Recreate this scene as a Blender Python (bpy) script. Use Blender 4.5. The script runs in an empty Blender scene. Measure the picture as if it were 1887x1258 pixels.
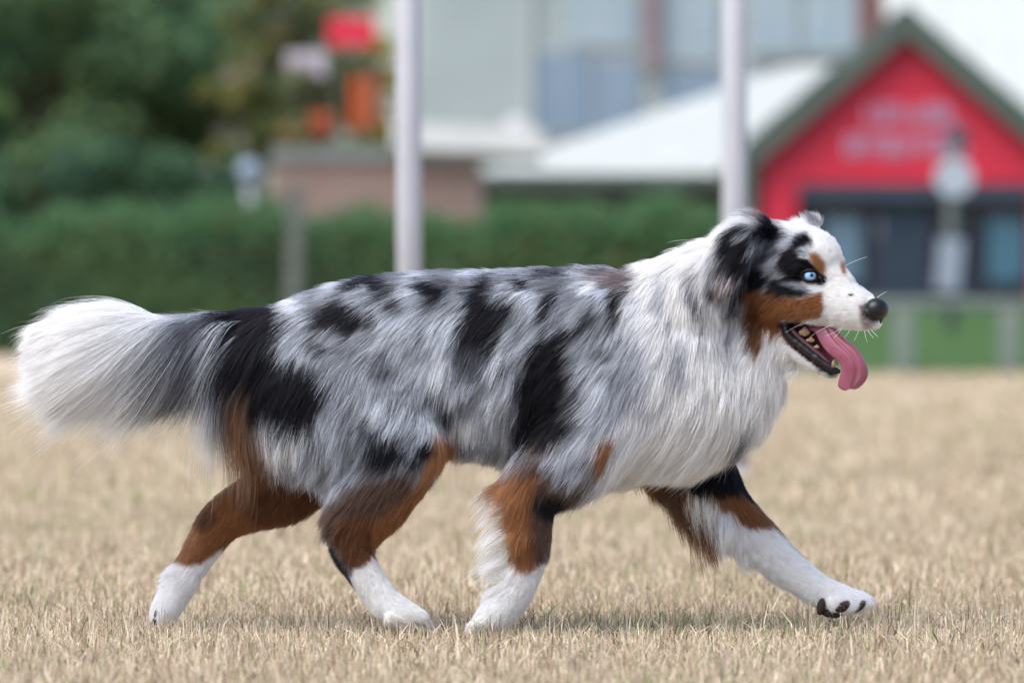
import bpy, bmesh, math, random
import numpy as np
from mathutils import Vector, Matrix
from mathutils.kdtree import KDTree
from mathutils.bvhtree import BVHTree

rng = np.random.default_rng(7)
random.seed(7)
SC = bpy.context.scene
COL = SC.collection

# ------------------------------------------------------------------ camera, sky, sun, exposure
K, CX, HY, D0, CH = 10483.3, 943.5, 560.0, 8.0, 0.473   # focal length in photo pixels, horizon, dog distance, lens height
S = D0 / K                                              # metres per photo pixel at the dog

def W(px, py, y=0.0):
    d = D0 + y
    return Vector(((px - CX) * d / K, y, CH + (HY - py) * d / K))

cd = bpy.data.cameras.new('camera')
cam = bpy.data.objects.new('camera', cd)
COL.objects.link(cam)
cam.location = (0, -D0, CH)
cam.rotation_euler = (math.pi / 2, 0, 0)
cd.sensor_width = 36.0
cd.lens = 200.0
cd.shift_y = -(629.0 - HY) / 1887.0
cd.clip_start, cd.clip_end = 0.1, 6000.0
cd.dof.use_dof = True
cd.dof.focus_distance = D0 - 0.08
cd.dof.aperture_fstop = 4.7
SC.camera = cam

SUN_EL, SUN_ROT = math.radians(60), math.radians(228)
wd = bpy.data.worlds.new('World')
SC.world = wd
wd.use_nodes = True
nt = wd.node_tree
nt.nodes.clear()
sky = nt.nodes.new('ShaderNodeTexSky')
sky.sky_type = 'NISHITA'
sky.sun_disc = False
sky.sun_elevation, sky.sun_rotation = SUN_EL, SUN_ROT
sky.air_density, sky.dust_density, sky.ozone_density = 1.0, 3.0, 1.0
bg = nt.nodes.new('ShaderNodeBackground')
bg.inputs['Strength'].default_value = 0.145
wo = nt.nodes.new('ShaderNodeOutputWorld')
nt.links.new(sky.outputs[0], bg.inputs[0])
nt.links.new(bg.outputs[0], wo.inputs[0])

sl = bpy.data.lights.new('sun', 'SUN')
sl.energy = 2.0
sl.angle = math.radians(50)
sl.color = (1.0, 0.975, 0.94)
sun = bpy.data.objects.new('sun', sl)
COL.objects.link(sun)
# light comes from the direction (sin(rot), cos(rot)) of the sky's sun
sd = Vector((math.sin(SUN_ROT) * math.cos(SUN_EL), math.cos(SUN_ROT) * math.cos(SUN_EL), math.sin(SUN_EL)))
sun.rotation_euler = sd.to_track_quat('Z', 'Y').to_euler()

vs = SC.view_settings
vs.view_transform, vs.look, vs.gamma, vs.use_curve_mapping = 'Standard', 'None', 1.0, False
vs.exposure = 0.86
try:
    SC.cycles.max_bounces = 10
    SC.cycles.diffuse_bounces = 4
    SC.cycles.transmission_bounces = 8
    SC.cycles.use_denoising = True
    SC.cycles.use_adaptive_sampling = False
    SC.cycles.denoising_prefilter = 'ACCURATE'
except Exception:
    pass

# ------------------------------------------------------------------ helpers
def tag(o, label=None, cat=None, group=None, kind=None):
    if label: o['label'] = label
    if cat: o['category'] = cat
    if group: o['group'] = group
    if kind: o['kind'] = kind
    return o

def empty(name, loc):
    o = bpy.data.objects.new(name, None)
    o.location = loc
    COL.objects.link(o)
    return o

def link_mesh(name, me, mat, parent=None):
    o = bpy.data.objects.new(name, me)
    if mat: me.materials.append(mat)
    COL.objects.link(o)
    if parent is not None:
        o.parent = parent
        o.matrix_parent_inverse = parent_matrix(parent).inverted()
    return o

def parent_matrix(p):
    m = Matrix.Translation(p.location)
    if p.parent is not None:
        m = parent_matrix(p.parent) @ p.matrix_parent_inverse @ m
    return m

class MB:
    """collects boxes, tubes and polygons into one mesh"""
    def __init__(s): s.bm = bmesh.new()
    def box(s, c, d, rz=0.0, rx=0.0, ry=0.0, bevel=0.0):
        r = bmesh.ops.create_cube(s.bm, size=1.0)
        v = r['verts']
        M = Matrix.Translation(c) @ Matrix.Rotation(rz, 4, 'Z') @ Matrix.Rotation(ry, 4, 'Y') @ Matrix.Rotation(rx, 4, 'X') @ Matrix.Diagonal((d[0], d[1], d[2], 1))
        bmesh.ops.transform(s.bm, matrix=M, verts=v)
        if bevel:
            es = list({e for x in v for e in x.link_edges})
            bmesh.ops.bevel(s.bm, geom=es, offset=bevel, segments=2, affect='EDGES')
        return s
    def tube(s, pts, rad, n=12, caps=True):
        pts = [Vector(p) for p in pts]
        if not hasattr(rad, '__len__'): rad = [rad] * len(pts)
        rings = []
        for i, p in enumerate(pts):
            t = (pts[min(i + 1, len(pts) - 1)] - pts[max(i - 1, 0)]).normalized()
            a = t.orthogonal().normalized() if i == 0 else (a - t * a.dot(t)).normalized()
            b = t.cross(a)
            rings.append([s.bm.verts.new(p + (a * math.cos(2 * math.pi * k / n) + b * math.sin(2 * math.pi * k / n)) * rad[i]) for k in range(n)])
        for r0, r1 in zip(rings, rings[1:]):
            for k in range(n):
                f = s.bm.faces.new((r0[k], r0[(k + 1) % n], r1[(k + 1) % n], r1[k])); f.smooth = True
        if caps:
            s.bm.faces.new(rings[0][::-1]); s.bm.faces.new(rings[-1])
        return s
    def ball(s, c, r, u=16, v=10, M=None):
        q = bmesh.ops.create_uvsphere(s.bm, u_segments=u, v_segments=v, radius=1.0)
        R = r if hasattr(r, '__len__') else (r, r, r)
        T = Matrix.Translation(c) @ (M or Matrix.Identity(4)) @ Matrix.Diagonal((R[0], R[1], R[2], 1))
        bmesh.ops.transform(s.bm, matrix=T, verts=q['verts'])
        for f in {f for x in q['verts'] for f in x.link_faces}: f.smooth = True
        return s
    def prism(s, poly, y0, y1):
        """poly: list of (x, z) ; extruded from y0 to y1"""
        a = [s.bm.verts.new((x, y0, z)) for x, z in poly]
        b = [s.bm.verts.new((x, y1, z)) for x, z in poly]
        s.bm.faces.new(a); s.bm.faces.new(b[::-1])
        for i in range(len(poly)):
            j = (i + 1) % len(poly)
            s.bm.faces.new((a[j], a[i], b[i], b[j]))
        return s
    def slab(s, quad, t):
        """quad: 4 points; thickness t along minus normal"""
        q = [Vector(p) for p in quad]
        n = (q[1] - q[0]).cross(q[2] - q[0]).normalized() * t
        a = [s.bm.verts.new(p) for p in q]; b = [s.bm.verts.new(p - n) for p in q]
        s.bm.faces.new(a); s.bm.faces.new(b[::-1])
        m = len(q)
        for i in range(m):
            j = (i + 1) % m
            s.bm.faces.new((a[j], a[i], b[i], b[j]))
        return s
    def build(s, name, mat, parent=None):
        bmesh.ops.recalc_face_normals(s.bm, faces=s.bm.faces)
        me = bpy.data.meshes.new(name)
        s.bm.to_mesh(me); s.bm.free()
        return link_mesh(name, me, mat, parent)

def mat(name, col, rough=0.7, spec=0.3, noise=None, metal=0.0, coat=0.0, bump=None, sss=0.0):
    """noise = (scale, second colour, contrast width); bump = (scale, strength)"""
    m = bpy.data.materials.new(name)
    m.use_nodes = True
    t = m.node_tree
    b = t.nodes['Principled BSDF']
    b.inputs['Base Color'].default_value = (*col, 1)
    b.inputs['Roughness'].default_value = rough
    b.inputs['Specular IOR Level'].default_value = spec
    b.inputs['Metallic'].default_value = metal
    b.inputs['Coat Weight'].default_value = coat
    if sss:
        b.inputs['Subsurface Weight'].default_value = sss
        b.inputs['Subsurface Radius'].default_value = (0.006, 0.002, 0.0015)
        b.inputs['Subsurface Scale'].default_value = 1.0
    tc = t.nodes.new('ShaderNodeTexCoord')
    if noise:
        n = t.nodes.new('ShaderNodeTexNoise'); n.inputs['Scale'].default_value = noise[0]; n.inputs['Detail'].default_value = 6
        r = t.nodes.new('ShaderNodeValToRGB')
        r.color_ramp.elements[0].position = 0.5 - noise[2]; r.color_ramp.elements[1].position = 0.5 + noise[2]
        r.color_ramp.elements[0].color = (*col, 1); r.color_ramp.elements[1].color = (*noise[1], 1)
        t.links.new(tc.outputs['Object'], n.inputs['Vector']); t.links.new(n.outputs['Fac'], r.inputs[0])
        t.links.new(r.outputs[0], b.inputs['Base Color'])
    if bump:
        n2 = t.nodes.new('ShaderNodeTexNoise'); n2.inputs['Scale'].default_value = bump[0]; n2.inputs['Detail'].default_value = 4
        bp = t.nodes.new('ShaderNodeBump'); bp.inputs['Strength'].default_value = bump[1]; bp.inputs['Distance'].default_value = bump[2] if len(bump) > 2 else 0.002
        t.links.new(tc.outputs['Object'], n2.inputs['Vector']); t.links.new(n2.outputs['Fac'], bp.inputs['Height'])
        t.links.new(bp.outputs[0], b.inputs['Normal'])
    return m

def attr_mat(name, attr='tint', rough=0.7, spec=0.2, trans=0.0):
    m = bpy.data.materials.new(name)
    m.use_nodes = True
    t = m.node_tree
    b = t.nodes['Principled BSDF']
    a = t.nodes.new('ShaderNodeAttribute'); a.attribute_name = attr
    t.links.new(a.outputs['Color'], b.inputs['Base Color'])
    b.inputs['Roughness'].default_value = rough
    b.inputs['Specular IOR Level'].default_value = spec
    if trans:
        tr = t.nodes.new('ShaderNodeBsdfTranslucent'); mx = t.nodes.new('ShaderNodeMixShader'); mx.inputs[0].default_value = trans
        t.links.new(a.outputs['Color'], tr.inputs['Color'])
        t.links.new(b.outputs[0], mx.inputs[1]); t.links.new(tr.outputs[0], mx.inputs[2])
        t.links.new(mx.outputs[0], t.nodes['Material Output'].inputs['Surface'])
    return m

def np_mesh(name, V, faces_flat, loop_tot, tint=None):
    me = bpy.data.meshes.new(name)
    me.vertices.add(len(V)); me.vertices.foreach_set('co', np.ascontiguousarray(V, np.float32).ravel())
    me.loops.add(len(faces_flat)); me.loops.foreach_set('vertex_index', np.ascontiguousarray(faces_flat, np.int32))
    me.polygons.add(len(loop_tot))
    st = np.concatenate([[0], np.cumsum(loop_tot)[:-1]]).astype(np.int32)
    me.polygons.foreach_set('loop_start', st)
    me.update(calc_edges=True)
    if tint is not None:
        at = me.attributes.new('tint', 'FLOAT_COLOR', 'POINT')
        at.data.foreach_set('color', np.concatenate([tint, np.ones((len(tint), 1))], 1).astype(np.float32).ravel())
    return me

# ------------------------------------------------------------------ the setting: field, bank
def field_material():
    m = bpy.data.materials.new('dry_field')
    m.use_nodes = True
    t = m.node_tree; b = t.nodes['Principled BSDF']
    b.inputs['Roughness'].default_value = 0.95; b.inputs['Specular IOR Level'].default_value = 0.05
    tc = t.nodes.new('ShaderNodeTexCoord')
    def noise(sc, det, sx=1.0):
        n = t.nodes.new('ShaderNodeTexNoise'); n.inputs['Scale'].default_value = sc; n.inputs['Detail'].default_value = det
        mp = t.nodes.new('ShaderNodeMapping'); mp.inputs['Scale'].default_value = (sx, 1, 1)
        t.links.new(tc.outputs['Object'], mp.inputs['Vector']); t.links.new(mp.outputs[0], n.inputs['Vector'])
        return n
    n1, n2, n3 = noise(0.5, 5), noise(9.0, 6), noise(1.3, 4)
    r1 = t.nodes.new('ShaderNodeValToRGB')
    r1.color_ramp.elements[0].position = .3; r1.color_ramp.elements[1].position = .75
    r1.color_ramp.elements[0].color = (.47, .38, .28, 1); r1.color_ramp.elements[1].color = (.56, .465, .36, 1)
    r2 = t.nodes.new('ShaderNodeValToRGB')
    r2.color_ramp.elements[0].position = .25; r2.color_ramp.elements[1].position = .7
    r2.color_ramp.elements[0].color = (.25, .195, .13, 1); r2.color_ramp.elements[1].color = (.53, .44, .32, 1)
    mx = t.nodes.new('ShaderNodeMix'); mx.data_type = 'RGBA'; mx.inputs[0].default_value = .45
    t.links.new(n1.outputs['Fac'], r1.inputs[0]); t.links.new(n2.outputs['Fac'], r2.inputs[0])
    t.links.new(r1.outputs[0], mx.inputs[6]); t.links.new(r2.outputs[0], mx.inputs[7])
    g = t.nodes.new('ShaderNodeValToRGB')
    g.color_ramp.elements[0].position = .62; g.color_ramp.elements[1].position = .78
    g.color_ramp.elements[0].color = (0, 0, 0, 1); g.color_ramp.elements[1].color = (.5, .5, .5, 1)
    t.links.new(n3.outputs['Fac'], g.inputs[0])
    m2 = t.nodes.new('ShaderNodeMix'); m2.data_type = 'RGBA'
    t.links.new(g.outputs[0], m2.inputs[0]); t.links.new(mx.outputs[2], m2.inputs[6]); m2.inputs[7].default_value = (.24, .25, .10, 1)
    t.links.new(m2.outputs[2], b.inputs['Base Color'])
    bp = t.nodes.new('ShaderNodeBump'); bp.inputs['Strength'].default_value = .6; bp.inputs['Distance'].default_value = .02
    t.links.new(n2.outputs['Fac'], bp.inputs['Height']); t.links.new(bp.outputs[0], b.inputs['Normal'])
    return m

def grid_sheet(name, xs, ys, zf, m, kind='structure'):
    X, Y = np.meshgrid(xs, ys)
    Z = zf(X, Y)
    V = np.stack([X.ravel(), Y.ravel(), Z.ravel()], 1)
    nx, ny = len(xs), len(ys)
    i, j = np.meshgrid(np.arange(nx - 1), np.arange(ny - 1))
    a = (j * nx + i).ravel()
    F = np.stack([a, a + 1, a + nx + 1, a + nx], 1)
    me = np_mesh(name, V, F.ravel(), np.full(len(F), 4))
    for p in me.polygons: p.use_smooth = True
    o = link_mesh(name, me, m)
    return tag(o, kind=kind)

field = grid_sheet('field', np.array([-3000, -60, -10, 0, 10, 60, 3000.0]), np.array([-60, -8, 0, 20, 60, 200, 4000.0]), lambda X, Y: X * 0, field_material())
field['label'] = 'broad flat field of short straw-coloured dry grass'

BX0 = W(1345, 600, 31).x
def bank_z(X, Y):
    t = np.clip((Y - 30.2) / 24.0, 0, 1)
    e = np.clip((X - BX0) / 0.8, 0, 1)
    return -0.01 + e * (0.02 + 0.40 * t ** 0.8)
green_grass = mat('green_grass', (.040, .088, .030), .95, .05, noise=(1.5, (.068, .118, .042), .2), bump=(25.0, .7, .03))
bank = grid_sheet('grass_bank', np.linspace(BX0, 40, 60), np.concatenate([np.linspace(30.2, 54, 18), [90.0]]), bank_z, green_grass)
bank['label'] = 'mown green grass bank rising behind the dry field'

# ------------------------------------------------------------------ near dry grass: blades
def make_grass():
    VS, CS = [], []
    bands = [(-1.35, 1.0, 1.25, 20000, .0023, .022, .044), (-1.35, 4.0, 1.5, 220, .0020, .06, .11), (1.0, 5.0, 1.75, 6500, .0032, .025, .048),
             (-2.3, 5.0, 3.2, 2600, .0030, .025, .050), (5.0, 15.0, 2.7, 1500, .006, .03, .055), (5.0, 15.0, 5.5, 380, .008, .03, .055), (15.0, 30.0, 4.2, 330, .011, .03, .055)]
    for y0, y1, hw, dens, wid, l0, l1 in bands:
        n = int((y1 - y0) * 2 * hw * dens)
        x = rng.uniform(-hw, hw, n); y = rng.uniform(y0, y1, n)
        # tufting: pull blades toward random centres
        nc = n // 9
        cx, cy = rng.uniform(-hw, hw, nc), rng.uniform(y0, y1, nc)
        ci = rng.integers(0, nc, n)
        tuft = rng.random(n) < .65
        sp = .018 + .2 * wid
        x = np.where(tuft, cx[ci] + rng.normal(0, sp, n), x); y = np.where(tuft, cy[ci] + rng.normal(0, sp, n), y)
        flat = rng.random(n) < (.75 if l1 > .1 else .46)
        L = rng.uniform(l0, l1, n) * (0.55 + .45 * rng.random(n)) * np.where(rng.random(n) < .05, 1.35, 1.0)
        az = rng.uniform(0, 2 * np.pi, n)
        tilt = np.where(flat, rng.uniform(1.15, 1.5, n), np.abs(rng.normal(0, .55, n)))
        bend = rng.normal(0.25, .35, n)
        w = wid * rng.uniform(.5, 1.1, n)
        face = rng.uniform(-1.0, 1.0, n)                    # width direction, mostly across the view
        wx, wy = np.cos(face), np.sin(face)
        def pt(s, tl):
            h = L * s
            return np.stack([x + np.cos(az) * np.sin(tl) * h, y + np.sin(az) * np.sin(tl) * h, np.cos(tl) * h + .002], 1)
        b0, b1, b2 = pt(np.zeros(n), tilt), pt(np.full(n, .55), tilt), pt(np.ones(n), np.clip(tilt + bend, 0, 1.5))
        wv = np.stack([wx, wy, np.zeros(n)], 1) * w[:, None] * .5
        b0[:, 2] -= .004
        V = np.stack([b0 - wv, b0 + wv, b1 - wv * .85, b1 + wv * .85, b2 - wv * .25, b2 + wv * .25], 1)
        # colour
        k = rng.random(n)[:, None]
        straw = np.array([.61, .505, .375]) * (1 - k) + np.array([.40, .31, .215]) * k
        pale = np.array([.73, .65, .51])
        straw = np.where(rng.random(n)[:, None] < .25, pale, straw)
        dark = np.array([.19, .13, .085])
        straw = np.where(rng.random(n)[:, None] < .10, dark, straw)
        gp = np.sin(cx * 5.1 + 1.3 * np.sin(cy * 3.7)) + np.sin(cy * 4.3 + 2.0 * np.cos(cx * 2.9))
        green = (rng.random(n) < np.where(gp[ci] > 1.05, .34, .085)) & tuft
        gcol = np.array([.22, .29, .11]) * (.6 + .8 * rng.random(n)[:, None])
        straw = np.where(green[:, None], gcol, straw) * (.85 + .3 * rng.random(n)[:, None])
        VS.append(V.reshape(-1, 3)); CS.append(np.repeat(straw, 6, 0))
    V = np.concatenate(VS); C = np.concatenate(CS)
    nb = len(V) // 6
    base = (np.arange(nb) * 6)[:, None]
    F = np.stack([base + np.array([0, 1, 3, 2]), base + np.array([2, 3, 5, 4])], 1).reshape(-1)
    me = np_mesh('grass', V, F, np.full(nb * 2, 4), C)
    return link_mesh('grass', me, attr_mat('straw_blades', rough=.8, spec=.15, trans=.25))
gr = make_grass()
tag(gr, 'short dry straw-coloured grass blades with a few green tufts', kind='stuff')

# ------------------------------------------------------------------ background: hedge, trees, walls, buildings
def YD(d): return d - D0
def px(x, d): return (x - CX) * d / K
def pz(y, d): return CH + (HY - y) * d / K

LEAF = attr_mat('leaf', rough=.6, spec=.25, trans=.5)
BARK = mat('bark', (.09, .065, .045), .9, .1, noise=(12.0, (.05, .04, .03), .2), bump=(30.0, .6, .01))

def leaf_cloud(name, centres, radii, n, size, cols, parent, weights=None):
    """leaf-sized quads scattered through lumps of a crown"""
    centres, radii = np.asarray(centres, float), np.asarray(radii, float)
    w = radii.prod(1) ** (2 / 3); w /= w.sum()
    ci = rng.choice(len(centres), n, p=w)
    d = rng.normal(size=(n, 3)); d /= np.linalg.norm(d, axis=1)[:, None]
    r = rng.random(n) ** .45
    P = centres[ci] + d * radii[ci] * (r * rng.uniform(.8, 1.12, n))[:, None]
    nrm = d + rng.normal(0, .6, (n, 3)) + np.array([0, 0, .5]); nrm /= np.linalg.norm(nrm, axis=1)[:, None]
    a = np.cross(nrm, rng.normal(size=(n, 3))); a /= np.linalg.norm(a, axis=1)[:, None]
    b = np.cross(nrm, a)
    s = (size * rng.uniform(.6, 1.3, n))[:, None]
    V = np.stack([P - a * s, P - b * s * .55, P + a * s, P + b * s * .55], 1).reshape(-1, 3)
    cols = np.asarray(cols, float)
    cj = rng.random(len(centres))                      # leaf colour drifts from bough to bough
    pick = np.clip((cj[ci] * .7 + rng.random(n) * .3) * len(cols), 0, len(cols) - 1e-3).astype(int)
    C = 1.9 * cols[pick] * rng.uniform(.7, 1.3, n)[:, None]
    F = np.arange(n * 4)
    me = np_mesh(name, V, F, np.full(n, 4), np.repeat(C, 4, 0))
    return link_mesh(name, me, LEAF, parent)

def tree(name, x, d, height, crown_z, rad, label, cols, group=None, n=9000, leaf=.07, lumps=26, trunk_r=.16):
    y = YD(d)
    root = empty(name, (x, y, 0))
    tag(root, label, 'tree', group)
    top = Vector((x + random.uniform(-.2, .2), y, crown_z + rad * .3))
    m = MB().tube([(x, y, -.05), (x + .05, y, crown_z * .35), (x - .05, y + .05, crown_z * .7), top], [trunk_r * 1.25, trunk_r, trunk_r * .75, trunk_r * .3], 10)
    cs, rs = [], []
    for i in range(lumps):
        a, e = random.uniform(0, 2 * math.pi), random.uniform(-.9, 1.0)
        q = random.uniform(.35, .95)
        c = Vector((x + math.cos(a) * math.cos(e) * rad * q, y + math.sin(a) * math.cos(e) * rad * q, crown_z + math.sin(e) * (height - crown_z) * q * .95))
        cs.append(c); k = random.uniform(.22, .42) * rad
        rs.append((k, k, k * .75))
    for c in cs[::3]:
        b = Vector((x, y, crown_z * random.uniform(.45, .8)))
        mid = b.lerp(c, .5) + Vector((0, 0, .12))
        m.tube([b, mid, c], [trunk_r * .4, trunk_r * .25, trunk_r * .08], 6)
    m.build('trunk', BARK, root)
    leaf_cloud('crown', cs, rs, n, leaf, cols, root)
    return root

DG = [(.046, .084, .042), (.062, .108, .050), (.088, .135, .058), (.052, .092, .048)]
MG = [(.05, .115, .055), (.075, .16, .065), (.10, .19, .07)]
AU = [(.20, .085, .040), (.16, .105, .040), (.075, .105, .045), (.12, .125, .045), (.060, .095, .050), (.21, .115, .042)]
tree('broadleaf_tree', px(60, 62), 62, 5.6, 2.9, 1.9, 'dense dark green tree farthest left behind the hedge', DG + MG[:1], 'trees behind the hedge', 16000, .075, 40)
tree('broadleaf_tree', px(250, 64), 64, 5.4, 2.9, 1.5, 'dark green tree right of the farthest left one, its foliage reaching the hedge', DG, 'trees behind the hedge', 16000, .075, 40)
tree('broadleaf_tree', px(150, 70), 70, 6.5, 3.8, 1.6, 'taller mid green tree showing between the two dark ones', MG + DG[:2], 'trees behind the hedge', 9000, .08)
tree('broadleaf_tree', px(-170, 66), 66, 5.2, 2.7, 1.7, 'green tree at the frame edge beyond the dark ones', MG, 'trees behind the hedge', 8000, .08)
tree('autumn_tree', px(545, 61.6), 61.6, 4.7, 2.95, 1.05, 'autumn tree with orange and yellow leaves beside the red sign', AU, None, 9000, .055, 34, .07)
tree('small_tree', px(440, 61), 61, 3.4, 2.2, .62, 'small yellow-green tree in front of the autumn tree', [(.12, .115, .03), (.085, .11, .04), (.055, .09, .04)], None, 2600, .06, 14, .04)
tree('small_tree', px(715, 72), 72, 4.2, 2.7, .55, 'slim olive tree against the left edge of the pale building', [(.20, .19, .04), (.12, .14, .04)], None, 2600, .06, 14, .05)

for x_, d_, h_, lab in ((30, 58.5, 2.1, 'rounded mid green bush at the left frame edge just behind the hedge'), (215, 59.0, 2.3, 'mid green bush behind the hedge under the dark trees'), (385, 59.5, 2.2, 'mid green bush behind the hedge left of the globe lamp')):
    o = empty('bush', (px(x_, d_), YD(d_), 0)); tag(o, lab, 'bush', 'bushes behind the hedge')
    X_, Y_ = px(x_, d_), YD(d_)
    MB().tube([(X_, Y_, 0), (X_, Y_, h_ * .5), (X_ + .05, Y_, h_ * .85)], [.05, .04, .015], 6).build('stem', BARK, o)
    cs = [(X_ + random.uniform(-.55, .55), Y_ + random.uniform(-.3, .3), h_ * random.uniform(.35, .9)) for _ in range(16)]
    leaf_cloud('foliage', cs, [(.34, .3, .3)] * 16, 4500, .05, [(.035, .075, .040), (.050, .100, .050), (.030, .066, .040)], o)
for xa, xb, lab in ((-75, px(-260, 120), 'dark wood far off to the left beyond the hedge'), (px(2300, 120), 80, 'dark wood far off to the right beyond the cream roof')):
    cs = [(random.uniform(xa, xb), YD(120) + random.uniform(-3, 6), random.uniform(1.5, 6.5)) for _ in range(110)]
    leaf_cloud('treeline', cs, [(2.2, 2.2, 1.9)] * 110, 16000, .30, DG, None)
    tag(bpy.data.objects[[o.name for o in bpy.data.objects if o.name.startswith('treeline')][-1]], lab, kind='stuff')
# clipped hedge
HD = 52.0
hx0, hx1 = px(-1700, HD), px(1340, HD)
hedge = empty('hedge', ((hx0 + hx1) / 2, YD(HD) + .5, 0))
tag(hedge, 'long clipped dark green hedge along the far side of the field', 'hedge')
htop = pz(409, HD)
def hedge_part():
    n = 70000
    x = rng.uniform(hx0, hx1, n)
    wob = lambda x: .06 * np.sin(x * 1.7) + .05 * np.sin(x * 4.7 + 1) + .04 * np.sin(x * 9.1 + 2)
    side = rng.random(n) < .68
    y = np.where(side, YD(HD) + rng.normal(0, .05, n), rng.uniform(YD(HD), YD(HD) + 1.1, n))
    z = np.where(side, rng.uniform(0, 1, n) * (htop + wob(x)), htop + wob(x) + rng.normal(0, .03, n) + .16 * rng.random(n) ** 4)
    P = np.stack([x, y, z], 1)
    nrm = np.where(side[:, None], np.array([0, -1, .45]), np.array([0, -.3, 1])) + rng.normal(0, .5, (n, 3))
    nrm /= np.linalg.norm(nrm, axis=1)[:, None]
    a = np.cross(nrm, rng.normal(size=(n, 3))); a /= np.linalg.norm(a, axis=1)[:, None]
    b = np.cross(nrm, a); s = rng.uniform(.022, .05, n)[:, None]
    V = np.stack([P - a * s, P - b * s * .6, P + a * s, P + b * s * .6], 1).reshape(-1, 3)
    k = .5 + .5 * np.sin(x * 1.1 + 2 * np.sin(z * 2.2 + x * .6))
    C = np.array([.042, .084, .044])[None] * (1 - k[:, None]) + np.array([.066, .120, .050])[None] * k[:, None]
    C = C * 1.6
    tops = (~side) | (z > htop * .86)
    C = np.where(tops[:, None], np.array([.085, .185, .080]), C) * rng.uniform(.7, 1.35, n)[:, None]   # sky light on the hedge top, painted in as lighter leaves
    warm = (rng.random(n) < .05)[:, None]
    C = np.where(warm, np.array([.16, .12, .03]), C)
    return np_mesh('foliage', V, np.arange(n * 4), np.full(n, 4), np.repeat(C, 4, 0))
link_mesh('foliage', hedge_part(), LEAF, hedge)
MB().box(((hx0 + hx1) / 2, YD(HD) + .58, (htop - .06) / 2), (hx1 - hx0, 1.0, htop - .06)).build('branch_core', mat('hedge_core', (.022, .045, .018), .95, .05, noise=(6, (.012, .028, .012), .2)), hedge)

# leafy bushes standing in front of the dark wing
for bx, bh, lab, c in ((945, .34, 'bright green rounded bush at the left corner of the dark wing', (.11, .20, .04)), (1235, .30, 'olive green low bush under the right half of the dark wing', (.09, .13, .04))):
    o = empty('bush', (px(bx, 54.5), YD(54.5), 0)); tag(o, lab, 'bush', 'bushes by the pavilion wing')
    bx_, by_ = px(bx, 54.5), YD(54.5)
    MB().tube([(bx_, by_, 0), (bx_, by_, .7), (bx_ + .05, by_, 1.3)], [.03, .025, .01], 6).build('stem', BARK, o)
    cs = [(bx_ + random.uniform(-.28, .28), by_ + random.uniform(-.2, .2), .9 + random.uniform(.0, .42)) for _ in range(9)]
    leaf_cloud('foliage', cs, [(.2, .2, .17)] * 9, 1500, .035, [c, tuple(v * .75 for v in c)], o)

# brick garden wall behind the hedge
def brick_material():
    m = bpy.data.materials.new('brick_wall'); m.use_nodes = True
    t = m.node_tree; b = t.nodes['Principled BSDF']; b.inputs['Roughness'].default_value = .9; b.inputs['Specular IOR Level'].default_value = .1
    tc = t.nodes.new('ShaderNodeTexCoord'); mp = t.nodes.new('ShaderNodeMapping'); mp.inputs['Rotation'].default_value = (math.pi / 2, 0, 0)
    br = t.nodes.new('ShaderNodeTexBrick')
    br.inputs['Scale'].default_value = 4.4; br.inputs['Color1'].default_value = (.21, .135, .115, 1); br.inputs['Color2'].default_value = (.25, .175, .15, 1); br.inputs['Mortar'].default_value = (.27, .25, .235, 1)
    br.inputs['Mortar Size'].default_value = .02
    t.links.new(tc.outputs['Object'], mp.inputs[0]); t.links.new(mp.outputs[0], br.inputs['Vector']); t.links.new(br.outputs['Color'], b.inputs['Base Color'])
    return m
WD = 58.0
bw = empty('brick_outbuilding', (px(730, WD), YD(WD), 0))
tag(bw, 'low pink-brown brick outbuilding behind the hedge with a white fascia', 'building')
wx0, wx1 = px(505, WD), px(885, WD)
MB().box(((wx0 + wx1) / 2, YD(WD) + .15, pz(300, WD) / 2), (wx1 - wx0, .3, pz(300, WD))).build('masonry', brick_material(), bw)
m = MB()
cop = mat('coping_stone', (.22, .25, .24), .85, .2, noise=(7, (.17, .195, .18), .2))
nst = 5
cpx1 = px(722, WD)
for i in range(nst):
    a = wx0 - .04 + (cpx1 - wx0 + .04) * i / nst; b_ = wx0 - .04 + (cpx1 - wx0 + .04) * (i + 1) / nst
    MB().box(((a + b_) / 2, YD(WD) + .15, pz(300, WD) + .082), (b_ - a - .012, .42, .16), bevel=.015).build('coping_stone', cop, bw)

MB().prism([(px(724, WD), pz(226, WD)), (px(1000, WD), pz(240, WD)), (px(1000, WD), pz(284, WD)), (px(724, WD), pz(274, WD))], YD(WD) - .25, YD(WD) - .12).build('fascia', mat('white_fascia', (.62, .64, .64), .6, .3, noise=(3, (.54, .56, .56), .2)), bw)
MB().prism([(px(724, WD), pz(276, WD)), (px(1000, WD), pz(286, WD)), (px(1000, WD), pz(300, WD) + .002), (px(724, WD), pz(300, WD) + .002)], YD(WD) - .1, YD(WD) + .4).build('soffit', cop, bw)
MB().slab([(px(724, WD), YD(WD) - .12, pz(228, WD)), (px(1000, WD), YD(WD) - .12, pz(242, WD)), (px(1000, WD), YD(WD) + 3, pz(242, WD) + .1), (px(724, WD), YD(WD) + 3, pz(228, WD) + .1)], .08).build('roof', cop, bw)
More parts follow.
